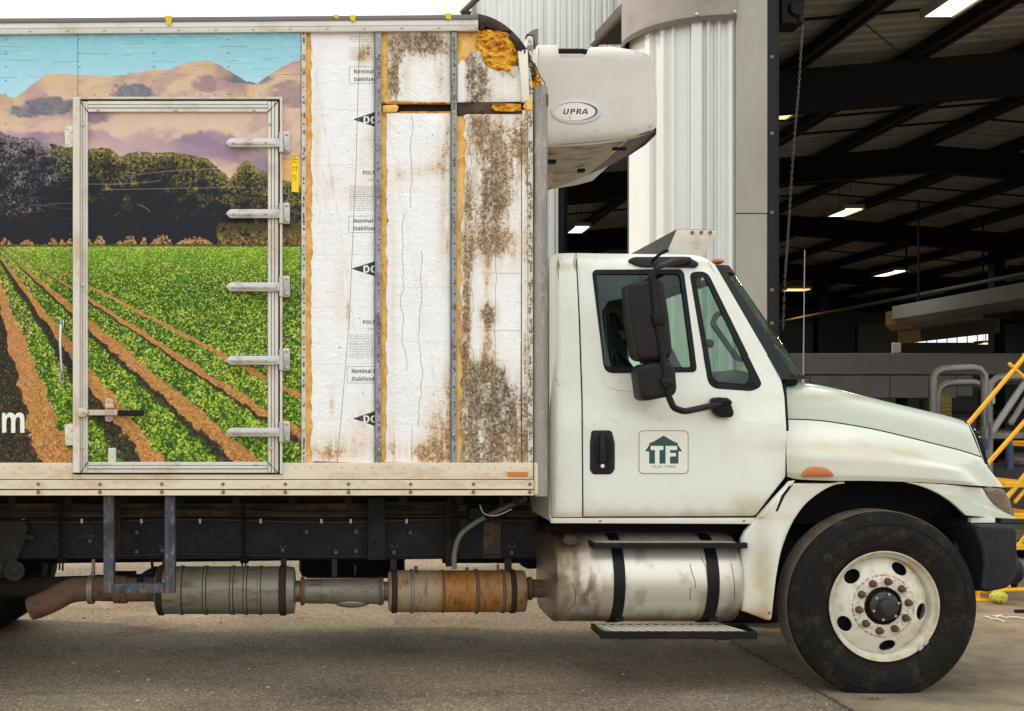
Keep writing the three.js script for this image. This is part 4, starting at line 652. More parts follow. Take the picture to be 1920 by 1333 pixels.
// --- side door
{
  const d = T('side_door', [murUV(bx(163, 208, 503, 868, 0.012, 0.03, 0.002))], muralM);
  T('door_gap', bx(137, 181.5, 528, 889, 0.003, 0.01, 0), darkM, d);
  T('door_jamb', [uvm(bx(135.5, 183, 148.5, 886, 0.05, 0.05, 0.005)), uvm(bx(135.5, 181.5, 528, 185.5, 0.03, 0.03, 0.002)), uvm(bx(524.6, 183, 529, 888, 0.034, 0.034, 0.002))], std({ map: tex(dirtTile([216, 210, 198], [166, 128, 84], 0.55, 1.5, 2), true, 1.1), roughness: 0.5 }), d);
  const lv = (x0, x1, y0, y1) => { const w = (x1 - x0) / 5; return [bx(x0, y0, x0 + w * 1.6, y1, 0.028, 0.03), bx(x0 + w * 1.8, y0, x0 + w * 3.1, y1, 0.033, 0.034), bx(x0 + w * 3.3, y0, x1, y1, 0.028, 0.03)].map((g) => uvm(g)); };
  const lh = (y0, y1, x0, x1) => { const w = (y1 - y0) / 5; return [bx(x0, y0, x1, y0 + w * 1.6, 0.028, 0.03), bx(x0, y0 + w * 1.8, x1, y0 + w * 3.1, 0.033, 0.034), bx(x0, y0 + w * 3.3, x1, y1, 0.028, 0.03)].map((g) => uvm(g)); };
  T('door_bar', lv(150, 163.5, 190, 886), alumM, d); T('door_bar', lv(502, 521.5, 190, 886), alumM, d); T('door_bar', lh(189.5, 210, 163.8, 501.7), alumM, d); T('door_bar', lh(865.5, 886, 163.8, 501.7), alumM, d);
  for (const [x0, y0, x1, y1] of [[150, 190, 163.7, 210], [521.5, 190, 501.8, 210], [150, 886, 163.7, 866], [521.5, 886, 501.8, 866]]) T('door_mitre', cyl(P(x0, y0, 0.0315), P(x1, y1, 0.0315), 0.0022, 0.0022, 5), darkM, d);
  const sc = []; for (const x of [183, 329, 476]) sc.push(rivet(x, 206, 0.03, 0.009, 0.007), rivet(x + 4, 870, 0.03, 0.009, 0.007)); for (const y of [235, 536, 840]) sc.push(rivet(155, y, 0.034, 0.009, 0.007)); sc.push(rivet(506, 232, 0.034, 0.009, 0.007), rivet(508, 840, 0.034, 0.009, 0.007)); T('door_screws', sc, rivetM, d, { kind: 'stuff' });
  for (const y of [267.5, 401, 538.5, 674.5, 809.5]) {
    const h = T('hinge', [uvm(panel(outline([[422, y, 5], [431, y - 8.5, 3], [529, y - 8.5], [529, y + 8.5], [431, y + 8.5, 3]]), { z: 0.05, depth: 0.016, bevel: 0.004 })), uvm(panel(outline([[427, y, 3], [434, y - 4.5, 2], [518, y - 4.5], [518, y + 4.5], [434, y + 4.5, 2]]), { z: 0.054, depth: 0.01, bevel: 0.004 })), uvm(panel(outline([[529, y - 21, 4], [543.5, y - 21, 4], [543.5, y + 19.5, 4], [529, y + 19.5, 4]]), { z: 0.02, depth: 0.02, bevel: 0.005 })), cyl(P(527, y - 19, 0.045), P(527, y + 18, 0.045), 0.012, 0.012, 10)], strapM, truck);
    T('hinge_bolts', [...[437, 466.5, 498].map((x) => rivet(x, y, 0.054, 0.0095, 0.007)), rivet(537.5, y - 15.5, 0.02, 0.011, 0.008), rivet(537.5, y + 13.5, 0.02, 0.011, 0.008)], rivetM, h, { kind: 'stuff' });
  }
  for (const y of [256, 814]) T('door_catch', [uvm(panel(outline([[120, y - 20, 3], [137, y - 20], [137, y - 8], [132, y - 7], [132, y + 7], [137, y + 8], [137, y + 20], [121, y + 21, 3]]), { z: 0.03, depth: 0.03, bevel: 0.004 })), bx(131, y - 6, 137, y + 9, 0.036, 0.03), rivet(127, y - 14, 0.03, 0.008), rivet(127, y + 14, 0.03, 0.008)], std({ map: tex(dirtTile([228, 222, 210], [150, 100, 60], 0.55, 1), true, 4), roughness: 0.5 }), d);
  const l = T('door_latch', [uvm(panel(outline([[143, 764], [157, 763, 4], [164, 767, 5], [164, 776, 5], [157, 781, 4], [145, 781]]), { z: 0.062, depth: 0.03, bevel: 0.004 })), bx(165, 767.5, 222, 778, 0.05, 0.012), bx(196, 757, 212, 764, 0.05, 0.03), rivet(157.5, 772, 0.062, 0.009, 0.008)], std({ map: tex(dirtTile([204, 190, 172], [150, 108, 78], 0.7, 1), true, 4), roughness: 0.5 }), d);
  T('latch_grip', bx(219, 768, 269, 779, 0.056, 0.02, 0.006), blackPlasticM, d);
  T('latch_keeper', [uvm(panel(outline([[196, 747, 6], [204, 744, 4], [212, 748, 6], [211, 788, 6], [203, 791, 5], [196, 788, 6]]), { z: 0.03, depth: 0.012 })), bx(197, 768, 211, 778, 0.062, 0.03), rivet(204, 751, 0.03, 0.008, 0.008), rivet(204, 785, 0.03, 0.008, 0.008)], std({ map: tex(dirtTile([188, 170, 150], [110, 70, 46], 0.8, 1), true, 5), roughness: 0.5 }), d);
}
// --- stripped front bay of the box: posts, foam, foil boards
{
  const jag = (x, y0, y1, amp, step = 6, s = 0) => { const p = []; for (let y = y0; y <= y1; y += step) p.push([x + (fbm(y / 17 + s, s * 3.1 + 2, 3) - 0.5) * amp + rr(-0.5, 0.5), y]); return p; };
  const zF = -0.014, zB = -0.024;
  T('foam_strip', uvm(bx(573, 60, 590, 868, zB, 0.03)), foamM); T('foam_strip', uvm(bx(714, 60, 733, 194, zB, 0.03)), foamM); T('foam_strip', uvm(bx(714, 210, 733, 868, zB, 0.03)), foamM); T('foam_strip', uvm(bx(856, 215, 884, 868, zB, 0.03)), foamM);
  const rough = (px, py) => zF + (fbm(px / 30, py / 30, 3) - 0.5) * 0.006;
  const board = (pts) => T('foil_board', foilUV(panel(pts, { z: rough, depth: 0.012, bevel: 0.0015, cell: 0.12 })), foilM);
  board([[704, 60], [704, 868], ...jag(584, 60, 868, 9, 6, 3).reverse()]);
  board([[847, 60], [847, 193], ...jag(728, 60, 191, 6, 5, 7).reverse()]);
  board([[847, 210], [847, 868], ...jag(725, 212, 868, 8, 6, 11).reverse()]);
  board([[858, 122], [866, 112], [872, 116], [878, 104], [884, 96], [893, 99], [900, 92], [905, 108], [912, 124], [918, 113], [924, 128], [934, 126], [946, 130], [957, 125], [964, 130], [978, 127], [978, 191], [858, 192]]);
  board([[984, 214], [985, 868], ...jag(873, 214, 868, 14, 7, 17).map(([x, y]) => [x - 7 * sst(300, 420, y), y]).reverse()]);
  T('cardboard_patch', uvm(panel([[948, 128], [962, 125], [974, 124], [966, 146], [958, 138]], { z: -0.006, depth: 0.004, bevel: 0 })), std({ color: new THREE.Color().setRGB(0.6, 0.53, 0.44), roughness: 0.9 }));
  // gap with a wood stub; rotten beam
  T('wood_stub', uvm(panel(outline([[717, 198], [742, 196, 3], [748, 200, 3], [744, 210, 3], [718, 211]]), { z: -0.004, depth: 0.03, bevel: 0.003 })), foamM);
  T('gap_cavity', bx(716, 192, 847, 213, -0.06, 0.01, 0), std({ color: new THREE.Color().setRGB(0.035, 0.022, 0.018), roughness: 0.9 }));
  T('gap_foam', [uvm(bx(716, 191.5, 847, 194.5, -0.012, 0.03, 0.002)), uvm(bx(749, 209, 847, 212, -0.012, 0.03, 0.002))], foamOrangeM);
  T('rotten_beam', uvm(panel([[858, 194], [880, 191], [905, 192], [978, 193], [980, 213], [930, 212], [895, 214], [858, 217]], { z: (px, py) => -0.012 + (fbm(px / 8, py / 4, 3) - 0.5) * 0.02, depth: 0.03, cell: 0.03 })), woodM);
  T('beam_foam', uvm(panel([[925, 195], [950, 194], [978, 195], [978, 208], [955, 210], [930, 208], [921, 202]], { z: (px, py) => 0.004 + (fbm(px / 5, py / 5, 3) - 0.5) * 0.02, depth: 0.012, cell: 0.02 })), foamOrangeM);
  T('torn_foam', uvm(panel([[857, 60], [905, 60], [908, 130], [857, 130]], { z: (px, py) => -0.026 + (fbm(px / 14, py / 14, 3) - 0.5) * 0.02, depth: 0.02, cell: 0.03 })), foamM);
  T('torn_foam', uvm(panel([[897, 57], [914, 55], [930, 57], [945, 58], [960, 66], [970, 78], [975, 94], [975, 128], [968, 131], [956, 134], [944, 130], [934, 134], [926, 128], [915, 124], [908, 112], [900, 96], [893, 80]], { z: (px, py) => -0.004 + (fbm(px / 9, py / 6, 4) - 0.5) * 0.038 - ((px > 955) ? (px - 955) / 600 : 0), depth: 0.03, cell: 0.022 })), foamOrangeM);
  T('torn_foam', uvm(panel([[986, 92], [994, 104], [1004, 122], [1012, 142], [1017, 160], [1014, 168], [998, 170], [990, 150]], { z: (px, py) => -0.03 + (fbm(px / 7, py / 9, 4) - 0.5) * 0.05, depth: 0.05, cell: 0.022 })), foamOrangeM);
  T('white_batten', uvm(panel([[972, 96], [986, 92], [990, 94], [993, 188], [980, 192], [977, 150]], { z: 0.008, depth: 0.03, bevel: 0.002 })), std({ map: tex(dirtTile([232, 226, 214], [190, 168, 140], 0.4, 1), true, 3), roughness: 0.7 }));
  T('white_batten', uvm(panel([[986, 94], [992, 100], [999, 165], [994, 168]], { z: -0.008, depth: 0.03, bevel: 0.002 })), alumM);
  T('wood_chip', uvm(panel([[981, 200], [990, 180], [998, 176], [999, 206], [990, 208]], { z: 0.006, depth: 0.02, bevel: 0.003 })), foamM);
  // galvanised posts with nibbled glue and screw heads
  const postDots = (x0, x1, z) => { const g = []; for (let y = 70; y < 866; y += 9) { if (rnd() < 0.45) continue; const s = rr(0.003, 0.013); g.push(new THREE.IcosahedronGeometry(s, 0).scale(rr(0.4, 0.8), rr(0.6, 1.8), 0.3).translate(X(rr(x0 + 4, x1 - 3)), Y(y + rr(-7, 7)), z)); if (rnd() < 0.6) g.push(rivet(rr(x0 + 4, x1 - 4), y + rr(-6, 6), z, 0.006, 0.005)); } return g; };
  for (const [x0, x1, m] of [[565, 573.5, caulkM], [703.5, 715.5, galvM], [846.5, 857, galvM]]) {
    const p = T('post', [uvm(bx(x0, 60, x1, 868, 0.003, 0.06, 0.002))], m);
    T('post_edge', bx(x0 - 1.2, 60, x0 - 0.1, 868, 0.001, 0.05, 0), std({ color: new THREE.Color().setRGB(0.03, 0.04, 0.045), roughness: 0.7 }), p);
    T('glue_spots', postDots(x0, x1, 0.003), std({ color: new THREE.Color().setRGB(0.13, 0.125, 0.115), roughness: 0.8 }), p, { kind: 'stuff' });
    if (m === galvM) T('glue_smears', postDots(x0, x1, 0.0015), std({ color: new THREE.Color().setRGB(0.42, 0.44, 0.42), roughness: 0.8 }), p, { kind: 'stuff' });
  }
  const edge = T('edge_strip', foilUV(bx(979.5, 206, 990, 868, -0.006, 0.03, 0.002)), foilM);
  T('edge_dark_strip', bx(978, 300, 979.6, 866, -0.012, 0.02, 0), std({ color: new THREE.Color().setRGB(0.07, 0.035, 0.015), roughness: 0.9 }), edge);  // thin dark brown strip along the edge of the board
  T('edge_bead', uvm(bx(990.5, 168, 1000, 868, 0.0, 0.05, 0.004)), caulkM); T('glue_spots', [...postDots(988, 1001, 0.0), ...postDots(988, 1001, 0.0)], std({ color: new THREE.Color().setRGB(0.24, 0.19, 0.13), roughness: 0.8 }), truck, { kind: 'stuff' });
  // round corner cover and bent roof bow
  const cp = T('corner_post', [cyl(P(1013, 929, -0.03), P(1013, 165, -0.03), 0.042, 0.042, 28)], steelPostM); T('post_mouth', cyl(P(1013, 165.5, -0.03), P(1013, 164, -0.03), 0.034, 0.034, 20), darkM, cp);
  T('corner_foot', uvm(bx(1001.5, 866, 1024, 929, 0.008, 0.05, 0.012)), std({ map: tex(dirtTile([214, 202, 176], [170, 136, 92], 0.7, 1), true, 2), roughness: 0.5 }));
  const outer = curve([[893, 25], [918, 31], [945, 45], [968, 65], [986, 88], [999, 112], [1008, 140]]), inner = curve([[1000, 144], [990, 118], [976, 96], [958, 75], [936, 58], [912, 50], [893, 48]]);
  T('roof_bow', alongZ([...outer, ...inner], -0.005, -2.45, 0.002, 1), std({ map: tex(dirtTile([50, 38, 34], [96, 70, 50], 0.5, 1), true, 2), roughness: 0.7 }));
  T('bow_clips', [bx(900, 46, 909, 55, 0.01, 0.02), bx(975, 78, 979, 96, 0.012, 0.02), bx(983, 86, 986, 100, 0.012, 0.02), bx(866, 20, 884, 25, -0.3, 0.05), bx(940, 56, 960, 59, 0.006, 0.02)], brownM);
  T('loose_wire', spline([P(1003, 118, 0.02), P(1008, 132, 0.02), P(1014, 145, 0.02), P(1022, 156, 0.01), P(1021, 166, 0)], 0.0025), darkM);
  T('front_bracket', [panel([[988, 64], [1000, 55], [1010, 53], [1010, 84], [1004, 84], [1001, 66]], { z: -0.7, depth: 0.1 })], std({ color: new THREE.Color().setRGB(0.16, 0.165, 0.15), roughness: 0.7 }));
  T('bracket_box', bx(989, 66, 1001, 88, -0.66, 0.15, 0.02), reeferM);
  T('rust_tab', bx(1024, 176, 1029, 198, 0.0, 0.02), rustM);
}
// --- refrigeration unit on the box front
{
  const zf = -0.3, zn = -2.05;
  const nearUV = (g) => uvm(g);
  const prof = [[1008, 84], [1047, 84, 2], [1049, 108, 6], [1098, 109, 6], [1106, 88, 6], [1150, 87], [1192, 94, 14], [1218, 101, 10], [1227, 116, 8], [1233, 175, 20], [1233, 232, 8], [1229, 244, 6], [1180, 258, 20], [1110, 268], [1008, 273]];
  // side and top shell: bulges gently, rounded into front and bottom
  const zsh = (px, py) => zf - 0.13 * sst(1180, 1238, px) ** 2.2 - 0.03 * sst(240, 275, py + (px - 1108) * 0.12) ** 2 - 0.012 * sst(250, 272, py) - 0.05 * sst(108, 84, py) ** 2;
  const u = T('refrigeration_unit', [nearUV(panel(outline(prof), { z: zsh, depth: 0.07, bevel: 0.006, cell: 0.05 })), nearUV(alongZ(outline([[1008, 92], [1047, 92, 2], [1049, 112, 4], [1098, 113, 4], [1107, 95, 4], [1150, 95], [1190, 101, 14], [1212, 108, 10], [1221, 120, 8], [1227, 175, 20], [1227, 226, 8], [1222, 239, 6], [1178, 251, 20], [1110, 261], [1008, 266]]), zf - 0.06, zn, 0.012, 2))], reeferM);
  // underside tray, sloping up to the front
  const loft2 = (N, F, zF) => { const nv = 10, rows = N.map((p, i) => Array.from({ length: nv + 1 }, (_, j) => { const v = j / nv, px = mix(p[0], F[i][0], v), py = mix(p[1], F[i][1], v) + 7 * Math.sin(v * Math.PI) * sst(1235, 1150, p[0]); return P(px, py, mix(-0.33, zF[i], v)); })), pos = [], f = (...q) => q.forEach((k) => pos.push(k.x, k.y, k.z)); for (let i = 0; i < N.length - 1; i++) { for (let j = 0; j < nv; j++) { f(rows[i][j], rows[i + 1][j], rows[i + 1][j + 1]); f(rows[i][j], rows[i + 1][j + 1], rows[i][j + 1]); } const c = rows[i][nv], d = rows[i + 1][nv], e = d.clone().setY(Y(225)), g0 = c.clone().setY(Y(225)); f(c, d, e); f(c, e, g0); } const g = new THREE.BufferGeometry(); g.setAttribute('position', new THREE.Float32BufferAttribute(pos, 3)); return uvm(toCreasedNormals(clean(g), 0.6), 'xz'); };
  const nearE = [[1006, 272], [1060, 270.5], [1110, 267], [1150, 262], [1180, 257]], farE = [[1006, 364], [1030, 357], [1055, 348], [1075, 340], [1094, 332]];
  const nearF = [[1180.6, 257], [1196, 253.5], [1212, 249], [1224, 244.5], [1231, 239]], farF = [[1095, 331.6], [1150, 308], [1182, 289], [1211, 267], [1231.5, 242]];
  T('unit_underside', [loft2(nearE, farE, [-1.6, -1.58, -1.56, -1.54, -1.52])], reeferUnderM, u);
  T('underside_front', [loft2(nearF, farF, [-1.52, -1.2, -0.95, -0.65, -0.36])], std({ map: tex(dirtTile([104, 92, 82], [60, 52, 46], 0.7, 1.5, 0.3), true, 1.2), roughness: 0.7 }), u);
  T('underside_lip', [spline([P(1010, 274, zf - 0.05), P(1110, 269, zf - 0.05), P(1180, 259, zf - 0.06), P(1228, 245, zf - 0.1)], 0.008, 30), spline([P(1094, 331, -1.5), P(1122, 309, -1.1), P(1152, 284, -0.7), P(1180, 258, -0.34)], 0.006, 30)], reeferM, u);
  for (const b of [bx(1022, 299, 1044, 305, -0.5, 0.06), bx(1085, 316, 1098, 322, -0.9, 0.05), bx(1150, 276, 1176, 281, -0.46, 0.03)]) T('underside_slot', b, darkM, u);
  T('top_handle', [pipe([P(1049, 96, -0.36), P(1095, 96, -0.36), P(1108, 100, -0.36), P(1104, 107, -0.36)], 0.015, 0.03, 10)], darkM, u); T('handle_recess', bx(1049, 94, 1107, 110, -0.44, 0.05), reeferM, u);
  const bc = canvasOf(512, 232), g = bc.getContext('2d'); g.fillStyle = 'rgb(221,212,203)'; g.fillRect(0, 0, 512, 232);
  g.save(); g.beginPath(); g.ellipse(256, 116, 246, 110, 0, 0, 7); g.clip(); g.fillStyle = 'rgb(226,224,220)'; g.fillRect(0, 0, 512, 232);
  g.fillStyle = 'rgb(220,211,202)'; g.beginPath(); g.moveTo(0, 0); g.lineTo(96, 40); g.lineTo(110, 110); g.lineTo(210, 180); g.lineTo(200, 232); g.lineTo(0, 232); g.fill(); g.restore();
  g.strokeStyle = 'rgb(70,78,84)'; g.lineWidth = 4; g.beginPath(); g.ellipse(256, 116, 236, 100, 0, -2.4, 1.9); g.stroke();
  for (let i = 0; i < 40; i++) { const a = -1.35 + i * 0.066; g.strokeStyle = i < 26 ? `rgb(${8 + i},${34 + i * 2},${92 + i * 2})` : 'rgb(30,100,140)'; g.lineWidth = 3 + 17 * Math.sin((i + 0.5) / 40 * Math.PI) ** 1.5; g.beginPath(); g.ellipse(250, 116, 230, 96, 0, a, a + 0.08); g.stroke(); }
  g.fillStyle = 'rgb(20,20,22)'; g.font = 'bold 84px sans-serif'; g.save(); g.translate(104, 146); g.transform(1.3, 0, -0.2, 1, 0, 0); g.fillText('UPRA', 0, 0); g.restore(); g.fillStyle = 'rgb(221,212,203)'; g.beginPath(); g.moveTo(112, 84); g.lineTo(130, 84); g.lineTo(124, 112); g.lineTo(108, 130); g.fill();
  g.fillStyle = 'rgb(40,40,44)'; g.font = '34px sans-serif'; g.fillText('2', 182, 186); g.fillRect(196, 168, 2, 34);
  const el = (cx, cy, a, b, n = 40) => Array.from({ length: n }, (_, i) => [cx + a * Math.cos(i / n * 2 * Math.PI), cy + b * Math.sin(i / n * 2 * Math.PI)]);
  T('badge_ring', panel(el(1081, 209.5, 48, 23.5), { z: zf + 0.006, depth: 0.02, bevel: 0.006, holes: [el(1080, 209.5, 44, 20)] }), reeferM, u);
  T('badge', uvp(panel(el(1080, 209.5, 44, 20), { z: zf + 0.003, depth: 0.004, bevel: 0 }), [1036, 189.5, 1124, 229.5], zf), std({ map: tex(bc), roughness: 0.4 }), u);
  T('unit_base', bx(1006, 100, 1040, 350, -0.7, 1.2, 0.05), reeferUnderM, u);
}
// --- chassis and what hangs from it
{
  const zr = -0.82;
  T('frame_rail', uvm(bx(-900, 970, 1560, 1048, zr, 0.07, 0.008)), frameM); T('frame_rail', uvm(bx(-900, 970, 1560, 1048, zr, 0.07, 0.008)).translate(0, 0, -0.8), frameM);
  T('wood_sill', uvm(bx(-900, 943, 1010, 969.5, zr - 0.005, 0.08, 0.004)), woodM); T('wood_sill', uvm(bx(-900, 943, 1010, 969.5, zr - 0.005, 0.08, 0.004)).translate(0, 0, -0.75), woodM);
  T('box_floor', [wbox(X(-760), Y(929) + 0.002, -2.48, X(1000), Y(929) + 0.05, -0.06)], brownM);
  for (let x = -300; x < 1000; x += 105) T('cross_member', bx(x, 929, x + 14, 944, -0.2, 2.1, 0.004), darkM);
  T('sill_edge', bx(-900, 929, 1010, 944, zr - 0.1, 0.04), brownM);
  const bolts = []; for (const [x, y] of [[256, 998], [256, 1034], [168, 1014], [304, 1032], [530, 1031], [668, 996], [668, 1033], [739, 1035], [960, 1036], [575, 997], [630, 1035], [770, 998]]) bolts.push(cyl(P(x, y, zr - 0.01), P(x, y, zr + 0.018), 0.017, 0.013, 8), cyl(P(x, y, zr), P(x, y, zr + 0.03), 0.008, 0.008, 6)); for (const x of [164, 172, 300, 309, 526, 535, 735, 744, 955, 965]) bolts.push(cyl(P(x, x < 200 ? 1004 : 1024, zr - 0.01), P(x, x < 200 ? 1004 : 1024, zr + 0.004), 0.006, 0.006, 6)); T('rail_bolts', bolts, boltM, truck, { kind: 'stuff' });
  for (const x of [113, 456]) T('tie_rod', [cyl(P(x, 929, -0.76), P(x, 1050, -0.76), 0.010, 0.010, 8), bx(x - 6, 1046, x + 9, 1056, -0.74, 0.06), cyl(P(x - 2, 1050, -0.74), P(x - 2, 1068, -0.74), 0.006, 0.006, 6), cyl(P(x + 4, 1050, -0.74), P(x + 4, 1070, -0.74), 0.006, 0.006, 6)], darkM);
  T('hanger_plate', uvm(bx(690, 932, 723, 1050, -0.76, 0.05, 0.006)), frameM); T('hanger_plate', uvm(bx(836, 935, 847, 1062, -0.74, 0.03, 0.004)), brownM); T('hanger_plate', uvm(bx(217, 931, 226, 1038, -0.72, 0.03, 0.004)), brownM);
  T('rail_plate', uvm(bx(906, 978, 940, 1046, zr + 0.012, 0.02, 0.003)), std({ map: tex(dirtTile([70, 60, 50], [142, 96, 40], 0.9, 1), true, 2), roughness: 0.7 }));
  T('channel', [bx(724, 940, 838, 946, -0.7, 0.06), bx(724, 965, 838, 970, -0.7, 0.06)], brownM);
  T('hose', spline([P(852, 1066, -0.6), P(852, 1040, -0.62), P(862, 1005, -0.62), P(890, 980, -0.62), P(925, 962, -0.6), P(960, 945, -0.6), P(985, 935, -0.7)], 0.016, 40, 10), std({ color: new THREE.Color().setRGB(0.2, 0.19, 0.17), roughness: 0.6 }));
  T('hose', spline([P(905, 955, -0.55), P(912, 968, -0.55), P(935, 970, -0.55), P(962, 955, -0.55), P(990, 950, -0.6)], 0.01, 40, 8), darkM);
  for (const b of [bx(860, 946, 876, 958, -0.55, 0.05, 0.005), bx(880, 950, 915, 975, -0.68, 0.1, 0.01), bx(862, 970, 880, 998, -0.7, 0.06, 0.01), cyl(P(941, 930, -0.5), P(941, 950, -0.5), 0.016, 0.016, 10)]) T('valve_block', b, frameM); T('wire', [spline([P(900, 946, -0.5), P(908, 962, -0.5), P(930, 966, -0.5), P(960, 954, -0.5)], 0.004, 30, 6), spline([P(870, 1062, -0.45), P(900, 1060, -0.45), P(930, 1056, -0.45)], 0.004, 20, 6)], creamM);
  T('gearbox', [wbox(X(980, -0.9), Y(1070, -0.9), -1.8, X(1560, -0.9), Y(990, -0.9), -0.95, 0.05), cyl(V(X(1100), 0.62, -1.25), V(X(1600), 0.66, -1.25), 0.24, 0.28, 16)], darkM);
  // air lines and looms along the rail
  const lineM = std({ color: new THREE.Color().setRGB(0.03, 0.03, 0.034), roughness: 0.6 });
  const run = (py, z, amp) => { const p = []; for (let x = -420; x <= 1000; x += 71) p.push(P(x, py + Math.sin(x * 0.013) * amp, z)); return p; };
  T('air_line', spline(run(1041, zr + 0.015, 2), 0.007, 120, 6), lineM); T('air_line', spline(run(958, zr + 0.02, 3), 0.009, 120, 6), lineM); T('wiring_loom', spline(run(976, zr + 0.018, 2.5), 0.012, 120, 7), lineM);
  for (const x of [40, 150, 262, 372, 486, 600, 655, 760, 870]) T('line_clip', bx(x, 972, x + 5, 981, zr + 0.034, 0.02, 0.003), strapM);
  T('rail_joint', uvm(bx(560, 972, 680, 1046, zr + 0.006, 0.012, 0.002)), frameM);
  // step frame
  T('step_frame', [uvm(bx(193, 929, 212.5, 1112, -0.06, 0.06, 0.004)), uvm(bx(308, 929, 327.5, 1112, -0.06, 0.06, 0.004)), uvm(bx(213, 1094, 307.5, 1112, -0.062, 0.055, 0.004))], steelBlueM);
  // exhaust line, tail pipe to front canister
  const ze = -0.6, R = (px) => px * kz(ze) / S, yE = (py) => Y(py, ze);
  T('tail_pipe', [new THREE.TubeGeometry(new THREE.CatmullRomCurve3([P(300, 1104, ze), P(235, 1105, ze), P(160, 1104, ze), P(130, 1108, ze), P(98, 1124, ze), P(66, 1138, ze)]), 50, R(23), 20, false), cyl(P(78, 1133, ze), P(56, 1141, ze), R(23), R(22), 20, true), cyl(P(214, 1105, ze), P(238, 1105, ze), R(26), R(26), 20)], rustM);
  T('pipe_mouth', cyl(P(63, 1138.6, ze), P(61, 1139.5, ze), R(20), R(20), 20), darkM);
  T('pipe_clamp', [turnX([[X(166, ze), R(24)], [X(166, ze), R(27)], [X(176, ze), R(27)], [X(176, ze), R(24)]], yE(1105), ze), bx(171, 1048, 177, 1082, ze, 0.02), rivet(174, 1076, ze + 0.02, 0.014, 0.012)], mufflerM);
  T('back_pipe', [cyl(P(-300, 1112, -1.0), P(180, 1096, -1.0), R(20), R(19), 16), cyl(P(180, 1096, -1.0), P(300, 1094, -1.05), R(20), R(20), 16)], std({ map: tex(dirtTile([54, 46, 40], [36, 30, 26], 0.7, 1), true, 2), roughness: 0.9 }));
  const bel = []; for (let x = 210; x < 252; x += 4.6) bel.push(cyl(P(x, 1082, -0.85), P(x + 2.4, 1082, -0.85), R(13), R(13), 14)); T('bellows', bel, darkM);
  T('linkage', [pipe([P(255, 1094, -0.66), P(275, 1078, -0.66), P(292, 1070, -0.66)], 0.03, 0.05), cyl(P(284, 1048, -0.62), P(288, 1092, -0.62), 0.008, 0.012, 8), bx(255, 1080, 265, 1096, -0.5, 0.06, 0.01)], darkM);
  const ring = (px, r0, w = 4) => turnX([[X(px - w, ze), R(r0 - 3)], [X(px - w * 0.7, ze), R(r0)], [X(px + w * 0.7, ze), R(r0)], [X(px + w, ze), R(r0 - 3)]], 0, ze);
  const muf = T('muffler', [uvm(turnX([[X(293, ze), 0.02], [X(293, ze), R(36)], [X(296, ze), R(43)], [X(310, ze), R(44.5)], [X(540, ze), R(44.5)], [X(552, ze), R(43)], [X(553.5, ze), R(36)], [X(553.5, ze), 0.02]], yE(1106), ze, 56)), ...[341, 387, 437, 462, 488].map((x) => uvm(ring(x, 46.2, 3).translate(0, yE(1106), 0)))], mufflerM);
  T('muffler_band', [ring(531, 47.5, 7).translate(0, yE(1106), 0), bx(526, 1046, 537, 1064, ze, 0.03)], brownM, muf); T('muffler_band', [ring(303, 47, 6).translate(0, yE(1106), 0), bx(303, 1048, 309, 1062, ze, 0.03)], brownM, muf);
  T('muffler_seam', [...[341, 345, 384, 390, 434, 440, 459, 465, 486, 491].map((x) => ring(x, 45.6, 0.9).translate(0, yE(1106), 0)), bx(341, 1120, 488, 1122, ze + 0.122, 0.02, 0)], brownM, muf);
  T('muffler_spots', [352, 396, 412, 424, 440, 470, 478].map((x) => new THREE.SphereGeometry(0.02, 10, 6).scale(1.1, 0.4, 0.25).translate(X(x, ze + 0.12), Y(1116, ze + 0.125), ze + 0.128)), brownM, muf);
  T('exhaust_pipe', [uvm(turnX([[X(553, ze), R(20)], [X(564, ze), R(20)], [X(564, ze), R(25)], [X(571, ze), R(25)], [X(572, ze), R(22)], [X(576, ze), R(23)], [X(705, ze), R(24)], [X(708, ze), R(25)], [X(719, ze), R(25)], [X(720, ze), R(18)], [X(730, ze), R(18)]], yE(1108), ze, 40)), ...[602, 624, 687].map((x) => uvm(ring(x, 24.6, 1.2).translate(0, yE(1108), 0))), new THREE.SphereGeometry(R(22), 20, 10).scale(1.6, 0.5, 0.8).translate(X(660, ze), yE(1128), ze)], mufflerM);
  T('pipe_flange', [ring(567, 27, 3.5).translate(0, yE(1108), 0), ring(713, 26.5, 3.5).translate(0, yE(1108), 0)], rustM);
  T('pipe_hanger', [uvm(bx(622, 1048, 632, 1082, ze, 0.02)), bx(664, 1060, 668, 1078, ze, 0.02)], frameM);
  const can = T('exhaust_canister', uvp(turnX([[X(728, ze), 0.02], [X(728, ze), R(34)], [X(731, ze), R(38)], [X(745, ze), R(39)], [X(980, ze), R(39)], [X(984, ze), R(37)], [X(985.5, ze), R(32)], [X(985.5, ze), 0.02]], yE(1108), ze, 56), [728, 1068, 986, 1148], ze), catM);
  for (const [x, r, m] of [[772, 41.5, mufflerM], [830, 40, rustM], [893, 42, rustM], [942, 41, rustM], [739, 41, brownM], [960, 41, brownM]]) T('canister_band', ring(x, r, x === 739 || x === 960 ? 6 : 3.4).translate(0, yE(1108), 0), m, can);
  T('canister_strap', [bx(732, 1048, 744, 1070, ze, 0.03), bx(947, 1048, 960, 1072, ze, 0.03)], frameM, can);
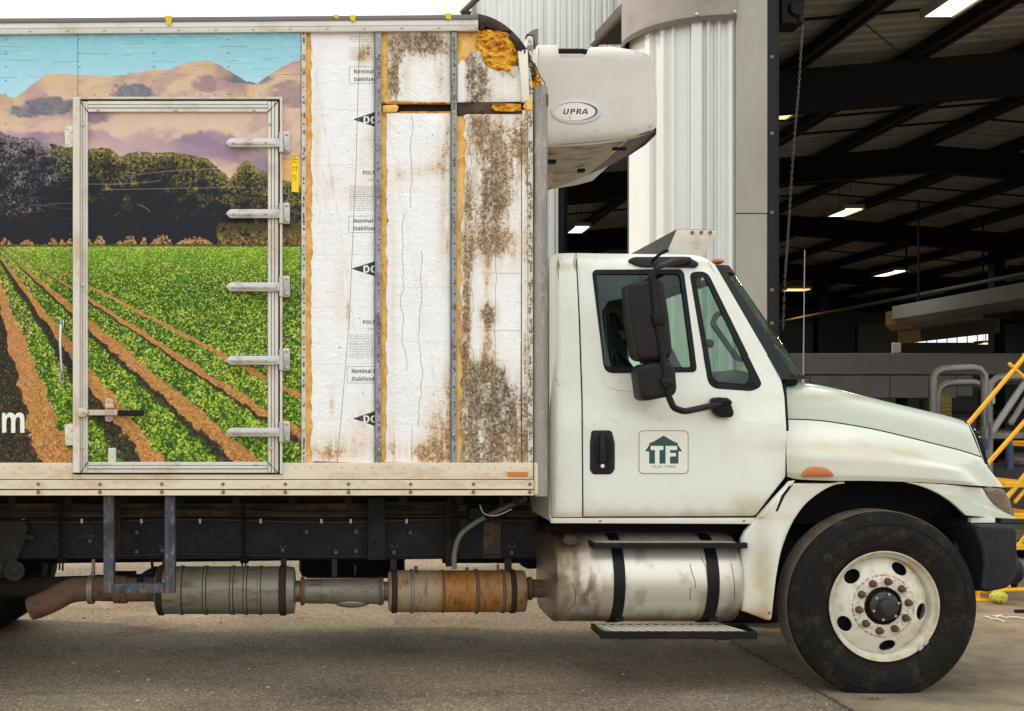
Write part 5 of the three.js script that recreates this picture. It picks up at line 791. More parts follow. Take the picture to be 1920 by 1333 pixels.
  T('canister_seam', [bx(784, 1099, 888, 1102, ze + 0.107, 0.02), bx(902, 1117, 944, 1120, ze + 0.107, 0.02), bx(746, 1110, 768, 1112, ze + 0.109, 0.02), cyl(P(780, 1061, ze), P(780, 1070, ze), 0.012), cyl(P(876, 1060, ze), P(876, 1070, ze), 0.01), cyl(P(934, 1058, ze), P(934, 1070, ze), 0.008)], rustM, can);
  T('exhaust_pipe', turnX([[X(985, ze), R(18)], [X(992, ze), R(22)], [X(996, ze), R(22)], [X(1000, ze), R(17)], [X(1060, ze), R(17)]], yE(1103), ze, 24), rustM);
  T('drive_shaft', cyl(V(X(-100), 0.62, -1.25), V(X(1100), 0.66, -1.25), 0.05, 0.05, 14), darkM);
  T('far_tank', [wbox(X(560, -1.9), Y(1086, -1.9) , -2.3, X(760, -1.9), Y(1010, -1.9), -1.9, 0.06)], darkM);
  T('brake_chamber', [cyl(V(X(650, -1.2), 0.66, -1.2), V(X(690, -1.2), 0.66, -1.2), 0.09, 0.09, 16), cyl(V(X(830, -1.2), 0.66, -1.2), V(X(990, -1.2), 0.66, -1.2), 0.08, 0.08, 16)], darkM);
  // rear spring hanger
  T('spring_hanger', [panel(outline([[-40, 975], [45, 975, 4], [52, 990, 5], [40, 1012, 8], [36, 1040, 8], [22, 1060, 6], [4, 1062, 4], [-6, 1040, 8], [-16, 1018, 10], [-40, 1010]]), { z: zr + 0.07, depth: 0.05, bevel: 0.012 }), cyl(P(26, 1070, zr + 0.02), P(26, 1070, zr + 0.1), 0.062, 0.062, 22), cyl(P(26, 1068, zr + 0.02), P(26, 1068, zr + 0.13), 0.03, 0.026, 14), bx(0, 1060, 30, 1076, zr + 0.09, 0.1, 0.015), pipe([P(36, 1022, zr + 0.06), P(44, 1004, zr + 0.06), P(60, 1008, zr + 0.02)], 0.02, 0.04)], std({ map: tex(dirtTile([60, 56, 50], [42, 38, 34], 0.8, 1), true, 2), roughness: 0.85 }));
}
// --- wheels
const tyreProf = (grooves = true) => { const p = [[0.285, -0.05], [0.292, -0.03], [0.305, -0.022], [0.325, -0.014], [0.327, -0.0115], [0.336, -0.009], [0.338, -0.0105], [0.36, -0.002], [0.385, 0.003], [0.387, 0.006], [0.41, 0.007], [0.412, 0.004], [0.43, 0.001], [0.446, -0.004], [0.449, 0.0], [0.455, -0.001], [0.458, -0.006], [0.48, -0.014], [0.5, -0.026], [0.509, -0.036]]; const q = [-0.058, -0.095, -0.14, -0.185, -0.222]; q.forEach((z, i) => { if (i) p.push([0.511, z + 0.006], [0.494, z + 0.005], [0.494, z - 0.005], [0.511, z - 0.006]); else p.push([0.512, z]); }); p.push([0.503, -0.235], [0.49, -0.255], [0.43, -0.282], [0.36, -0.278], [0.29, -0.24]); return p; };
function rimDisc() {
  const circ = (r, n = 64) => Array.from({ length: n }, (_, i) => new THREE.Vector2(r * Math.cos(i / n * 2 * Math.PI), r * Math.sin(i / n * 2 * Math.PI)));
  const s = new THREE.Shape(circ(0.272)); s.holes.push(new THREE.Path(circ(0.108, 40).reverse()));
  for (let k = 0; k < 5; k++) { const a = (135 - 72 * k) * Math.PI / 180, cx = 0.228 * Math.cos(a), cy = 0.228 * Math.sin(a), h = []; for (let i = 0; i < 24; i++) { const t = -i / 24 * 2 * Math.PI, u = 0.036 * Math.cos(t), v = 0.05 * Math.sin(t); h.push(new THREE.Vector2(cx + u * Math.cos(a) - v * Math.sin(a), cy + u * Math.sin(a) + v * Math.cos(a))); } s.holes.push(new THREE.Path(h)); }
  let g = new THREE.ExtrudeGeometry(s, { depth: 0.008, bevelEnabled: true, bevelSize: 0.003, bevelThickness: 0.003, bevelSegments: 1 }); g.translate(0, 0, -0.008); g = clean(g);
  tess.maxEdgeLength = 0.03; g = clean(tess.modify(g)); const p = g.attributes.position;
  for (let i = 0; i < p.count; i++) { const r = Math.hypot(p.getX(i), p.getY(i)); const f = r < 0.168 ? -0.028 : r < 0.176 ? mix(-0.028, -0.036, (r - 0.168) / 0.008) : mix(-0.036, -0.085, ((r - 0.176) / 0.096) ** 1.5); p.setZ(i, p.getZ(i) + f); }
  g.deleteAttribute('normal'); return toCreasedNormals(g, 0.5);
}
const rimUV = (g, cx, cy) => { const c = clean(g), p = c.attributes.position, uv = new Float32Array(p.count * 2); for (let i = 0; i < p.count; i++) { uv[2 * i] = (p.getX(i) - cx) / 0.66 + 0.5; uv[2 * i + 1] = (p.getY(i) - cy) / 0.66 + 0.5; } c.setAttribute('uv', new THREE.BufferAttribute(uv, 2)); return c; };
function wheel(x, z, { steer = true, flip = false } = {}) {
  const g = new THREE.Group(); g.name = 'wheel'; truck.add(g); bases.set(g, bases.get(truck));
  const y = 0.49, place = (geo, k = 1) => { const c = clean(geo); if (flip) c.rotateY(Math.PI); c.scale(k, k, 1); c.translate(x, y, z); const p = c.attributes.position; for (let i = 0; i < p.count; i++) if (p.getY(i) < 0.001) p.setY(i, 0.001 + (p.getY(i) + 0.02) * 0.02); return c; };
  T('tyre', uvm(place(turnZ(tyreProf(), 0, 0, 0, 120), 1.028), 'xy'), rubberM, g);
  if (steer && !flip) T('tread_bars', (() => { const b = []; for (let i = 0; i < 4; i++) b.push(place(turnZ([[0.509, [-0.0765, -0.1175, -0.1625, -0.2035][i] + 0.0165], [0.5165, [-0.0765, -0.1175, -0.1625, -0.2035][i] + 0.0145], [0.5165, [-0.0765, -0.1175, -0.1625, -0.2035][i] - 0.0145], [0.509, [-0.0765, -0.1175, -0.1625, -0.2035][i] - 0.0165]], 0, 0, 0, 96), 1.028)); return uvm(merge(b), 'xy'); })(), treadM, g);
  T('rim', [rimUV(place(turnZ([[0.306, -0.018], [0.309, -0.012], [0.306, -0.008], [0.3, -0.01], [0.296, -0.02], [0.29, -0.032], [0.277, -0.04], [0.273, -0.05], [0.271, -0.115], [0.272, -0.2]], 0, 0, 0, 72)), x, y), rimUV(place(rimDisc()), x, y)], rimM, g);
  if (!steer) { T('hub', place(turnZ([[0.1, -0.1], [0.1, -0.02], [0.08, 0.0], [0.001, 0.0]], 0, 0, 0, 24)), darkM, g); return g; }
  T('brake_drum', place(turnZ([[0.265, -0.13], [0.1, -0.125], [0.09, -0.1]], 0, 0, 0, 40)), darkM, g);
  T('hub', [place(turnZ([[0.13, -0.1], [0.105, -0.045], [0.1, -0.06], [0.085, -0.05], [0.082, -0.01], [0.07, 0.0], [0.052, 0.006], [0.046, 0.035], [0.036, 0.046], [0.001, 0.05]], 0, 0, 0, 40))], std({ map: tex(dirtTile([34, 32, 32], [70, 54, 40], 0.5, 1), true, 6), roughness: 0.45 }), g);
  T('hub_bolts', [0, 1, 2, 3, 4, 5].map((k) => place(cyl(V(0.072 * Math.cos(k * 1.047 + 0.3), 0.072 * Math.sin(k * 1.047 + 0.3), -0.01), V(0.072 * Math.cos(k * 1.047 + 0.3), 0.072 * Math.sin(k * 1.047 + 0.3), 0.012), 0.008, 0.008, 6))), chromeM, g);
  for (let k = 0; k < 10; k++) { const a = (8 + 36 * k) * Math.PI / 180, cx = 0.139 * Math.cos(a), cy = 0.139 * Math.sin(a); T('lug_nut', [place(cyl(V(cx, cy, -0.03), V(cx, cy, -0.018), 0.022, 0.021, 14)), place(cyl(V(cx, cy, -0.018), V(cx, cy, 0.006), 0.0175, 0.0165, 6)), place(cyl(V(cx, cy, 0.0), V(cx, cy, 0.018), 0.009, 0.008, 8))], nutM, g); }
  if (!flip) T('balance_weight', [-0.86, -0.72].map((a, i) => place(new THREE.BoxGeometry(0.012, 0.03, 0.012).rotateZ(a).translate(0.303 * Math.cos(a), 0.303 * Math.sin(a), -0.004))), rivetM, g);
  return g;
}
const WX = X(1660, -0.01);
wheel(WX, 0.0); wheel(WX, FAR, { flip: true });
T('front_axle', [cyl(V(WX, 0.48, -0.2), V(WX, 0.48, -2.3), 0.07, 0.07, 12)], darkM);
{ const rx = X(-262); for (const z of [-0.03, -0.34]) wheel(rx, z, { steer: false }); for (const z of [FAR + 0.03, FAR + 0.34]) wheel(rx, z, { steer: false, flip: true }); T('rear_axle', [cyl(V(rx, 0.506, -0.2), V(rx, 0.506, -2.3), 0.1, 0.1, 12), new THREE.SphereGeometry(0.24, 20, 12).translate(rx, 0.52, -1.25)], darkM); }
// --- fuel tank with steps
{
  const zc = -0.34, r = (1171 - 1006) / 2 / S * kz(-0.2), yc = Y(1088.5, -0.2), prof = [];
  for (let a = -90; a <= 90; a += 9) prof.push([zc + r * Math.cos(a * Math.PI / 180) * 1.0, yc + r * Math.sin(a * Math.PI / 180)]);
  const back = zc - 0.4; for (let a = 90; a <= 180; a += 15) prof.push([back - 0.1 + 0.1 + 0.12 * Math.cos(a * Math.PI / 180), yc + r - 0.12 + 0.12 * Math.sin(a * Math.PI / 180)]); for (let a = 180; a <= 270; a += 15) prof.push([back + 0.12 * Math.cos(a * Math.PI / 180), yc - r + 0.12 + 0.12 * Math.sin(a * Math.PI / 180)]);
  const x0 = X(1041, -0.15), x1 = X(1391, -0.15), scale = (p, k) => p.map(([z, y]) => [(z - zc) * k + zc, (y - yc) * k + yc]);
  const t = T('fuel_tank', [uvp(alongX(prof, x0, x1, 0.025, 4), TANK, -0.15), uvp(alongX(scale(prof, 1.012), x0 + 0.02, x0 + 0.045, 0.01), TANK, -0.15), uvp(alongX(scale(prof, 1.012), x1 - 0.045, x1 - 0.02, 0.01), TANK, -0.15)], tankM);
  const half = prof.slice(0, 21), grow = (k) => half.map(([z, y]) => [zc + (z - zc) * k, yc + (y - yc) * k]);
  for (const [a, b] of [[1151, 1172.5], [1326.5, 1349]]) { const s = [...grow(1.03), ...grow(1.002).reverse()]; T('tank_strap', [alongX(s, X(a, -0.1), X(b, -0.1), 0.002), bx(a + 3, 1150, b - 2, 1166, -0.19, 0.04, 0.01), bx(a + 4, 1026, b - 3, 1058, -0.26, 0.05, 0.006)], blackPlasticM, t); }
  T('filler_cap', [cyl(P(1069, 1030, -0.26), P(1069, 1018, -0.22), 0.042, 0.04, 18), cyl(P(1069, 1018, -0.2), P(1070, 1004, -0.19), 0.036, 0.032, 14), ...Array.from({ length: 10 }, (_, k) => wbox(-0.006, 0, -0.006, 0.006, 0.025, 0.006).translate(0.034 * Math.cos(k * 0.628), 0, 0.034 * Math.sin(k * 0.628)).rotateX(0.1).translate(X(1069.5, -0.195), Y(1017, -0.195), -0.195))], std({ map: tex(dirtTile([84, 70, 58], [48, 38, 32], 0.9, 1), true, 6), roughness: 0.8 }), t);
  const step = (pxa, pxb, py, z, dep, hFront, name) => {
    const y = Y(py, z), xa = X(pxa, z), xb = X(pxb, z), fr = uvm(bx(pxa, py, pxb, py + hFront, z, 0.02, 0.004)), bk = wbox(xa, y - 0.03, z - dep, xb - 0.005, y - 0.004, z - dep + 0.015, 0.004);
    const s = T(name, [fr, wbox(xa, y - 0.03, z - dep + 0.02, xb, y - 0.02, z - 0.022), bk, wbox(xa, y - 0.03, z - dep, xa + 0.012, y, z - 0.02), wbox(xb - 0.012, y - 0.03, z - dep, xb, y, z - 0.02)], blackPlasticM);
    const slats = []; for (let x = xa + 0.07; x < xb - 0.06; x += 0.05) slats.push(new THREE.BoxGeometry(0.03, 0.02, dep * 0.88).rotateY(0.3).translate(x, y - 0.011, z - dep / 2 + 0.006)); T('step_grating', slats, std({ map: tex(dirtTile([206, 198, 180], [120, 106, 88], 0.5, 2), true, 4), roughness: 0.6 }), s);
    return s;
  };
  step(1113, 1403, 1017.5, -0.07, 0.25, 10.5, 'upper_step'); const ls = step(1126, 1421, 1184, 0.02, 0.26, 14, 'lower_step');
  T('step_foot', [bx(1166, 1198, 1188, 1203, -0.02, 0.12), bx(1347, 1199, 1371, 1205, -0.02, 0.12)], boltM, ls);
}
// --- cab
const zs = (px, py) => -0.1 - 0.13 * Math.max(0, 783 - py) / S * (py < 783 ? 1 : 0) - 0.006 * sst(788, 779, py) - 0.07 * clamp((502 - py) / 26) ** 2 - 0.05 * clamp((1054 - px) / 24) ** 2 - 0.014 * clamp((py - 935) / 38) ** 2 - 0.02 * clamp((px - 1390) / 90) ** 2;
const zsd = (dz) => (px, py) => zs(px, py) + dz;
{
  const win = outline([[1110, 506, 12], [1283, 505, 12], [1309, 697, 12], [1134, 699, 18]]), winIn = outline([[1118, 513, 9], [1277, 513, 9], [1300, 689, 8], [1132, 687, 8]]);
  const qtr = outline([[1293, 511, 12], [1327, 508, 16], [1432, 722, 22], [1412, 733, 12], [1330, 727, 20]]), qtrIn = outline([[1304, 522, 12], [1322, 517, 10], [1411, 704, 16], [1402, 720, 10], [1338, 715, 14]]);
  // curved rear corner, sill, door
  T('cab_corner', cabUV(panel(outline([[1030, 490, 6], [1035, 479, 6], [1046, 475.5, 6], [1080, 475], [1086, 600], [1091, 750], [1092.5, 969], [1033, 969, 6]]), { z: zs, depth: 0.02, cell: 0.045 })), cabM);
  const door = T('cab_door', cabUV(panel(outline([[1082, 475], [1298, 478], [1322, 483, 8], [1342, 497, 6], [1466, 711, 6], [1472, 742], [1475.5, 800], [1474, 893, 4], [1417, 967, 6], [1095, 968], [1093.5, 750], [1088.5, 600]]), { z: zs, depth: 0.02, cell: 0.045, holes: [win, qtr] })), cabM);
  T('cab_side', cabUV(mirrorZ(panel(outline([[1030, 490, 6], [1035, 479, 6], [1046, 475.5, 6], [1298, 478], [1322, 483, 8], [1342, 497, 6], [1466, 711, 6], [1472, 742], [1475.5, 800], [1474, 893, 4], [1417, 967, 6], [1033, 969]]), { z: zs, depth: 0.02, cell: 0.08, holes: [win, qtr] }))), cabM);
  T('seam_backing', panel([[1072, 484], [1330, 490], [1462, 712], [1478, 890], [1420, 972], [1078, 974]], { z: zsd(-0.03), depth: 0.012, bevel: 0, cell: 0.1, holes: [win, qtr] }), linerM);
  T('far_seam_backing', mirrorZ(panel([[1034, 482], [1330, 490], [1462, 712], [1478, 890], [1420, 972], [1034, 974]], { z: zsd(-0.024), depth: 0.012, bevel: 0, cell: 0.1, holes: [win, qtr] })), linerM);
  T('cab_sill', cabUV(panel(outline([[1032, 971], [1421, 970.5, 3], [1416, 982, 3], [1034, 980.5]]), { z: -0.105, depth: 0.05, bevel: 0.004 })), cabM);
  T('window_gasket', panel(win, { z: zsd(0.004), depth: 0.03, bevel: 0.004, cell: 0.08, holes: [winIn] }), blackPlasticM, door); T('window_gasket', panel(qtr, { z: zsd(0.002), depth: 0.02, bevel: 0.003, cell: 0.08, holes: [qtrIn] }), blackPlasticM, door);
  T('window_pane', panel(outline([[1116, 511, 9], [1279, 511, 9], [1302, 691, 8], [1131, 689, 8]]), { z: zsd(-0.012), depth: 0.0, bevel: 0, cell: 0.2 }), glassM, door);
  T('window_pane', panel(outline([[1302, 518, 12], [1324, 514, 10], [1414, 706, 16], [1403, 723, 10], [1336, 718, 14]]), { z: zsd(-0.008), depth: 0.0, bevel: 0, cell: 0.2 }), glassM, door);
  T('far_gasket', [mirrorZ(panel(win, { z: zsd(0.004), depth: 0.03, bevel: 0, cell: 0.1, holes: [winIn] })), mirrorZ(panel(qtr, { z: zsd(0.002), depth: 0.02, bevel: 0, cell: 0.1, holes: [qtrIn] }))], linerM);
  T('far_pane', [mirrorZ(panel(winIn, { z: zsd(-0.012), depth: 0, bevel: 0, cell: 0.2 })), mirrorZ(panel(qtrIn, { z: zsd(-0.008), depth: 0, bevel: 0, cell: 0.2 }))], glassM);
  // pressed line round the window and down the glass edge
  T('door_swage', cabUV(panel([...curve([[1128, 702], [1132, 716], [1142, 726], [1160, 730]]), [1192, 733], [1192, 731.4], ...curve([[1162, 728], [1145, 724], [1135, 714], [1131, 702]])], { z: zsd(0.003), depth: 0.004, bevel: 0.001, cell: 0.1 })), cabM, door);
  // handle
  const hd = T('door_handle', panel(outline([[1110, 806, 6], [1148, 806, 6], [1154, 830], [1154, 880, 10], [1147, 889, 6], [1112, 889, 6], [1107, 880], [1107, 830]]), { z: -0.092, depth: 0.02, bevel: 0.008 }), bumperM);
  T('handle_recess', panel(outline([[1113, 828, 8], [1124, 818, 6], [1138, 818, 6], [1149, 828, 8], [1148, 860, 10], [1138, 874, 8], [1122, 874, 8], [1113, 860, 10]]), { z: -0.0905, depth: 0.004, bevel: 0.001 }), darkM, hd);
  T('handle_lever', [panel(outline([[1126, 812, 4], [1136, 812, 4], [1137, 866, 4], [1126, 866, 4]]), { z: -0.066, depth: 0.024, bevel: 0.006 }), cyl(P(1130.5, 873, -0.09), P(1130.5, 873, -0.074), 0.024, 0.02, 18)], bumperM, hd);
  T('key_lock', cyl(P(1130.5, 873, -0.075), P(1130.5, 873, -0.07), 0.0115, 0.0105, 16), chromeM, hd);
  // door logo
  const lc = canvasOf(512, 448), g = lc.getContext('2d'); g.fillStyle = 'rgb(226,227,214)'; g.fillRect(0, 0, 512, 448); g.strokeStyle = 'rgb(16,60,54)'; g.lineWidth = 6; g.beginPath(); g.roundRect(5, 5, 502, 438, 44); g.stroke();
  g.fillStyle = 'rgb(0,72,66)'; g.beginPath(); g.moveTo(256, 54); g.lineTo(360, 116); g.lineTo(400, 130); g.lineTo(402, 150); g.lineTo(446, 216); g.lineTo(408, 216); g.lineTo(408, 342); g.lineTo(108, 342); g.lineTo(108, 216); g.lineTo(66, 216); g.lineTo(110, 150); g.lineTo(112, 130); g.lineTo(152, 116); g.fill();
  g.fillStyle = 'rgb(230,232,222)'; g.fillRect(124, 160, 130, 42); g.fillRect(168, 160, 46, 182); g.fillRect(276, 160, 118, 42); g.fillRect(276, 160, 46, 182); g.fillRect(322, 232, 60, 36);
  g.fillStyle = 'rgb(24,66,60)'; g.font = '33px sans-serif'; g.textAlign = 'center'; g.save(); g.translate(256, 384); g.scale(1.12, 1); g.fillText('TALLEY  FARMS', 0, 0); g.restore();
  T('door_logo', uvp(panel(outline([[1198, 806, 10], [1292, 806, 10], [1292, 888, 10], [1198, 888, 10]]), { z: -0.0975, depth: 0.002, bevel: 0 }), [1198, 806, 1292, 888], -0.0975), phys({ map: tex(lc), roughness: 0.4, clearcoat: 0.3 }), door);
  // roof, back, floor, bulkhead
  T('cab_roof', [cabUV(alongZ(outline([[1031, 480, 4], [1300, 480], [1326, 487, 8], [1344, 502], [1340, 506], [1031, 506]]), -0.27, 2 * ZM + 0.27, 0.02, 3))], cabM);
  T('headliner', wbox(X(1040, -0.25), Y(540, -0.3), 2 * ZM + 0.28, X(1318, -0.3), Y(508, -0.3), -0.3, 0.02), linerM);
  T('cab_back', [wbox(X(1031, -0.15), Y(976, -0.15), 2 * ZM + 0.15, X(1033, -0.15) + 0.03, Y(484, -0.15), -0.16)], creamM);
  T('back_liner', [wbox(X(1045, -0.15), Y(960, -0.2), 2 * ZM + 0.2, X(1052, -0.15) + 0.03, Y(515, -0.3), -0.33)], linerM);
  T('cab_floor', [wbox(X(1035, -0.15), Y(978, -0.15), 2 * ZM + 0.12, X(1410, -0.15), Y(955, -0.15), -0.16), wbox(X(1440, -0.2), Y(930, -0.2), 2 * ZM + 0.2, X(1465, -0.2), Y(730, -0.2), -0.2)], linerM);
  // seats, dash, wheel, handles
  for (const z of [-0.55, -1.85]) T('seat', [rbox(0.5, 0.14, 0.5, 0.05).translate(X(1200), Y(830), z), rbox(0.14, 0.78, 0.48, 0.05).rotateZ(0.14).translate(X(1118), Y(720), z)], innerGreyM);
  T('dashboard', [...[0].map(() => { const s = outline([[1330, 730, 8], [1345, 700, 16], [1385, 690, 14], [1452, 712, 6], [1470, 730], [1460, 860, 8], [1390, 860, 20]]); return alongZ(s, -0.22, 2 * ZM + 0.22, 0.03, 2); })], innerGreyM);
  T('steering_wheel', new THREE.TorusGeometry(0.23, 0.016, 10, 36).rotateY(Math.PI / 2).rotateZ(0.5).translate(X(1330), Y(700), -1.85), linerM);
  T('grab_handle', pipe([P(1372, 584, -0.3), P(1344, 590, -0.26), P(1337, 608, -0.26), P(1382, 672, -0.24), P(1403, 674, -0.26)], 0.016, 0.05, 10), std({ color: new THREE.Color().setRGB(0.05, 0.06, 0.055), roughness: 0.7 }));
  T('fan_knob', [new THREE.SphereGeometry(0.026, 16, 10).translate(...P(1331, 645, -0.24).toArray()), cyl(P(1318, 648, -0.2), P(1331, 645, -0.24), 0.01, 0.01, 8)], linerM);
  T('far_seam_trim', mirrorZ(panel(outline([[1120, 700], [1420, 733], [1450, 800], [1440, 950], [1060, 960], [1060, 705]]), { z: -0.17, depth: 0.02 })), innerGreyM);
  // wrap-round windscreen with black border
  const topN = [1341, 500, -0.25], botN = [1472, 711, -0.15], bul = (u) => 0.17 * (1 - Math.exp(-u * 9)) + 0.16 * (1 - (1 - u) ** 2);
  const ws = (u0, u1, v0, v1, n, out = 0) => { const pos = [], f = (u, v) => { const px = mix(topN[0], botN[0], v), py = mix(topN[1], botN[1], v), zn = mix(topN[2], botN[2], v), a = P(px, py, zn); return V(a.x + bul(u) * (0.75 + 0.25 * v) + out, a.y + 0.25 * bul(u) * 0.3 + out * 0.5, mix(zn, ZM, u)); }; for (let i = 0; i < n; i++) for (let j = 0; j < 8; j++) { const a = mix(u0, u1, i / n), b = mix(u0, u1, (i + 1) / n), c = mix(v0, v1, j / 8), d = mix(v0, v1, (j + 1) / 8), q = [f(a, c), f(b, c), f(b, d), f(a, d)]; for (const t of [[0, 2, 1], [0, 3, 2]]) t.forEach((k) => pos.push(q[k].x, q[k].y, q[k].z)); } const geo = new THREE.BufferGeometry(); geo.setAttribute('position', new THREE.Float32BufferAttribute(pos, 3)); geo.computeVertexNormals(); return toCreasedNormals(clean(geo), 1.2); };
  const gl = ws(0.05, 1, 0.05, 0.98, 24); T('windscreen', [gl, mirrorZ(gl)], phys({ color: new THREE.Color().setRGB(0.5, 0.62, 0.54), transmission: 1, roughness: 0.04, thickness: 0, ior: 1.45 }));
  const fr = [ws(-0.01, 0.05, -0.01, 1, 6, 0.004), ws(0.05, 1, -0.01, 0.055, 20, 0.004), ws(0.05, 1, 0.975, 1.01, 20, 0.004)]; T('windscreen_border', [...fr, ...fr.map(mirrorZ)], blackPlasticM);
  T('cowl', [wbox(X(1470, -0.3), Y(722, -0.3), 2 * ZM + 0.3, X(1500, -0.3), Y(707, -0.3), -0.3, 0.02), cyl(P(1476, 706, -0.2), P(1487, 703, -0.2), 0.006, 0.006, 8), new THREE.SphereGeometry(0.01, 8, 6).translate(...P(1487, 703, -0.2).toArray())], blackPlasticM);
}
// --- hood and wings
{
  const top = curve([[1467, 716], [1500, 716.5], [1530, 720], [1570, 728], [1620, 741], [1680, 756], [1740, 770], [1785, 781], [1815, 791]], 5), seam = curve([[1474, 785], [1510, 786], [1545, 788.5], [1590, 795], [1640, 804], [1700, 818], [1760, 833], [1805, 844.5], [1841, 856]], 5), low = curve([[1477, 893], [1500, 898], [1560, 900.5], [1620, 900.5], [1700, 902.5], [1760, 905], [1820, 909], [1856, 911], [1884, 913]], 5), n = top.length;
  const zA = (u) => mix(-0.24, -0.42, u ** 1.5), zO = (u) => mix(-0.115, -0.035, sst(0, 0.22, u)) - 0.3 * sst(0.72, 1.0, u) ** 1.6;
  const loft = (f, nv) => { const pos = [], rows = []; for (let i = 0; i < n; i++) { rows.push([]); for (let j = 0; j <= nv; j++) rows[i].push(f(i, j / nv)); } const idx = (a, b, c) => [a, b, c].forEach((v) => pos.push(v.x, v.y, v.z)); for (let i = 0; i < n - 1; i++) for (let j = 0; j < nv; j++) { const a = rows[i][j], b = rows[i + 1][j], c = rows[i + 1][j + 1], d = rows[i][j + 1]; idx(a, b, c); idx(a, c, d); } const g = new THREE.BufferGeometry(); g.setAttribute('position', new THREE.Float32BufferAttribute(pos, 3)); return toCreasedNormals(clean(g), 0.8); };
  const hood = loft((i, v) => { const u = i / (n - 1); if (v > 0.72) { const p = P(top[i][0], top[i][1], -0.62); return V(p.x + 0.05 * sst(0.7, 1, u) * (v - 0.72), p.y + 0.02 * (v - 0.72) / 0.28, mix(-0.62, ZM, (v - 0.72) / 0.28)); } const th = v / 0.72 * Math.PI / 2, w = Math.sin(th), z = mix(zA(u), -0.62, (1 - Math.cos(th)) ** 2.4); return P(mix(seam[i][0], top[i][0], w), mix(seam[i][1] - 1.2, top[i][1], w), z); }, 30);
  T('hood', [cabUV(hood), cabUV(mirrorZ(hood))], hoodShadedM);
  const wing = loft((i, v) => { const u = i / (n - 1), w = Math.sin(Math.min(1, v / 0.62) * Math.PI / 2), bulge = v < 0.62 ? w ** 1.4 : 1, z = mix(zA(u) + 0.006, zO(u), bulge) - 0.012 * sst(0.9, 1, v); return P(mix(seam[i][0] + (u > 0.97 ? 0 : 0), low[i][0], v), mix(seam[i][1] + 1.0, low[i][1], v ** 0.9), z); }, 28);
  T('fender', cabUV(wing), wingShadedM); T('fender', cabUV(mirrorZ(wing)), wingShadedM);
  const skirt = loft((i, v) => { const u = i / (n - 1); return P(low[i][0], low[i][1] + 0.4, mix(zO(u) - 0.012, -0.5, v)); }, 4); T('fender_lip', cabUV(skirt), cabM);
  T('hood_gap', loft((i, v) => { const u = i / (n - 1); return P(seam[i][0] - 1, seam[i][1] + mix(-5, 5, v), zA(u) - 0.02); }, 2), linerM);
  T('hinge_gap', panel([[1467, 716], [1475, 716], [1480, 800], [1479, 894], [1474, 896], [1474, 800]], { z: -0.2, depth: 0.06, bevel: 0 }), linerM);
  // dark grille set in the nose
  const gr = curve([[1814, 790], [1828, 801], [1840, 818], [1850, 842], [1857, 880], [1854, 896]], 6); T('grille', [alongZ([...gr, [1846, 870], [1830, 830]], -0.5, 2 * ZM + 0.5, 0.01, 2)], darkM);
  T('grille_trim', [spline([P(1817, 794, -0.485), P(1828, 816, -0.48), P(1840, 850, -0.48), P(1854, 892, -0.48)], 0.005), new THREE.SphereGeometry(0.009, 8, 6).scale(1, 2.4, 1).translate(...P(1850, 876, -0.46).toArray()), new THREE.SphereGeometry(0.007, 8, 6).translate(...P(1829, 805, -0.49).toArray()), new THREE.SphereGeometry(0.006, 8, 6).translate(...P(1838, 819, -0.49).toArray())], chromeM);
  // nose panel below the wing, headlamp
  const zn = (px) => -0.045 - 0.3 * clamp((px - 1775) / 130) ** 1.7;
  const arch = curve([[1700, 904], [1722, 909], [1745, 917], [1770, 930], [1792, 946], [1813, 966]], 5);
  const nose = panel([...arch, [1850, 969.5], [1906, 972.5], [1904, 968], [1890, 961], [1868, 946], [1852, 929], [1844, 914.5], [1800, 910], [1750, 906]], { z: zn, depth: 0.03, bevel: 0.004, cell: 0.05 });
  T('nose_panel', cabUV(nose), wingShadedM); T('nose_panel', cabUV(mirrorZ(nose)), cabM); T('nose_front', [wbox(X(1850, -0.5), Y(968, -0.5), 2 * ZM + 0.5, X(1862, -0.5), Y(900, -0.5), -0.5, 0.01)], cabM);
  const lamp = panel(outline([[1844, 914, 3], [1883, 915.5, 4], [1896, 936], [1905, 969, 3], [1889, 961], [1868, 946], [1852, 929]]), { z: (px, py) => zn(px) - 0.002 + 0.018 * Math.sin(clamp((px - 1844) / 60) * Math.PI), depth: 0.03, bevel: 0.006, cell: 0.035 });
  T('headlamp', uvm(lamp), lampDullM); T('headlamp', uvm(mirrorZ(lamp)), lampDullM);
  // splash panel behind the wheel, with a slit
  const ar2 = curve([[1587, 905.5], [1562, 911], [1534, 927], [1508, 950], [1486, 984], [1468, 1030], [1458, 1080], [1452, 1130], [1449, 1158]], 5);
  const zsp = (px, py) => -0.07 + 0.035 * sst(1490, 1460, px) * sst(1480, 1520, px + 60) - 0.05 * clamp((1440 - px) / 50) ** 1.5;
  const sp = panel([...ar2, [1446, 1163], [1438, 1162], [1394, 1146], [1392, 1010], [1399, 996], [1408, 986], [1420, 972], [1480, 905.5]], { z: zsp, depth: 0.05, bevel: 0.012, cell: 0.045 });
  T('splash_panel', cabUV(sp), cabM); T('splash_panel', cabUV(mirrorZ(sp)), cabM);
  T('panel_slit', panel([[1455, 958], [1459, 958], [1472, 930], [1488, 908], [1483, 907], [1467, 928]], { z: zsp, depth: 0.02, bevel: 0, cell: 0.05 }).translate(0, 0, 0.002), darkM);
  T('panel_step', cabUV(panel([[1424, 970], [1432, 962], [1480, 902], [1492, 900], [1448, 962], [1440, 968]], { z: -0.062, depth: 0.02, bevel: 0.004 })), cabM);
  T('panel_screw', [rivet(1443, 1149, -0.035, 0.009, 0.005), rivet(1396, 976, -0.1, 0.006), rivet(1126, 976, -0.1, 0.006)], boltM);
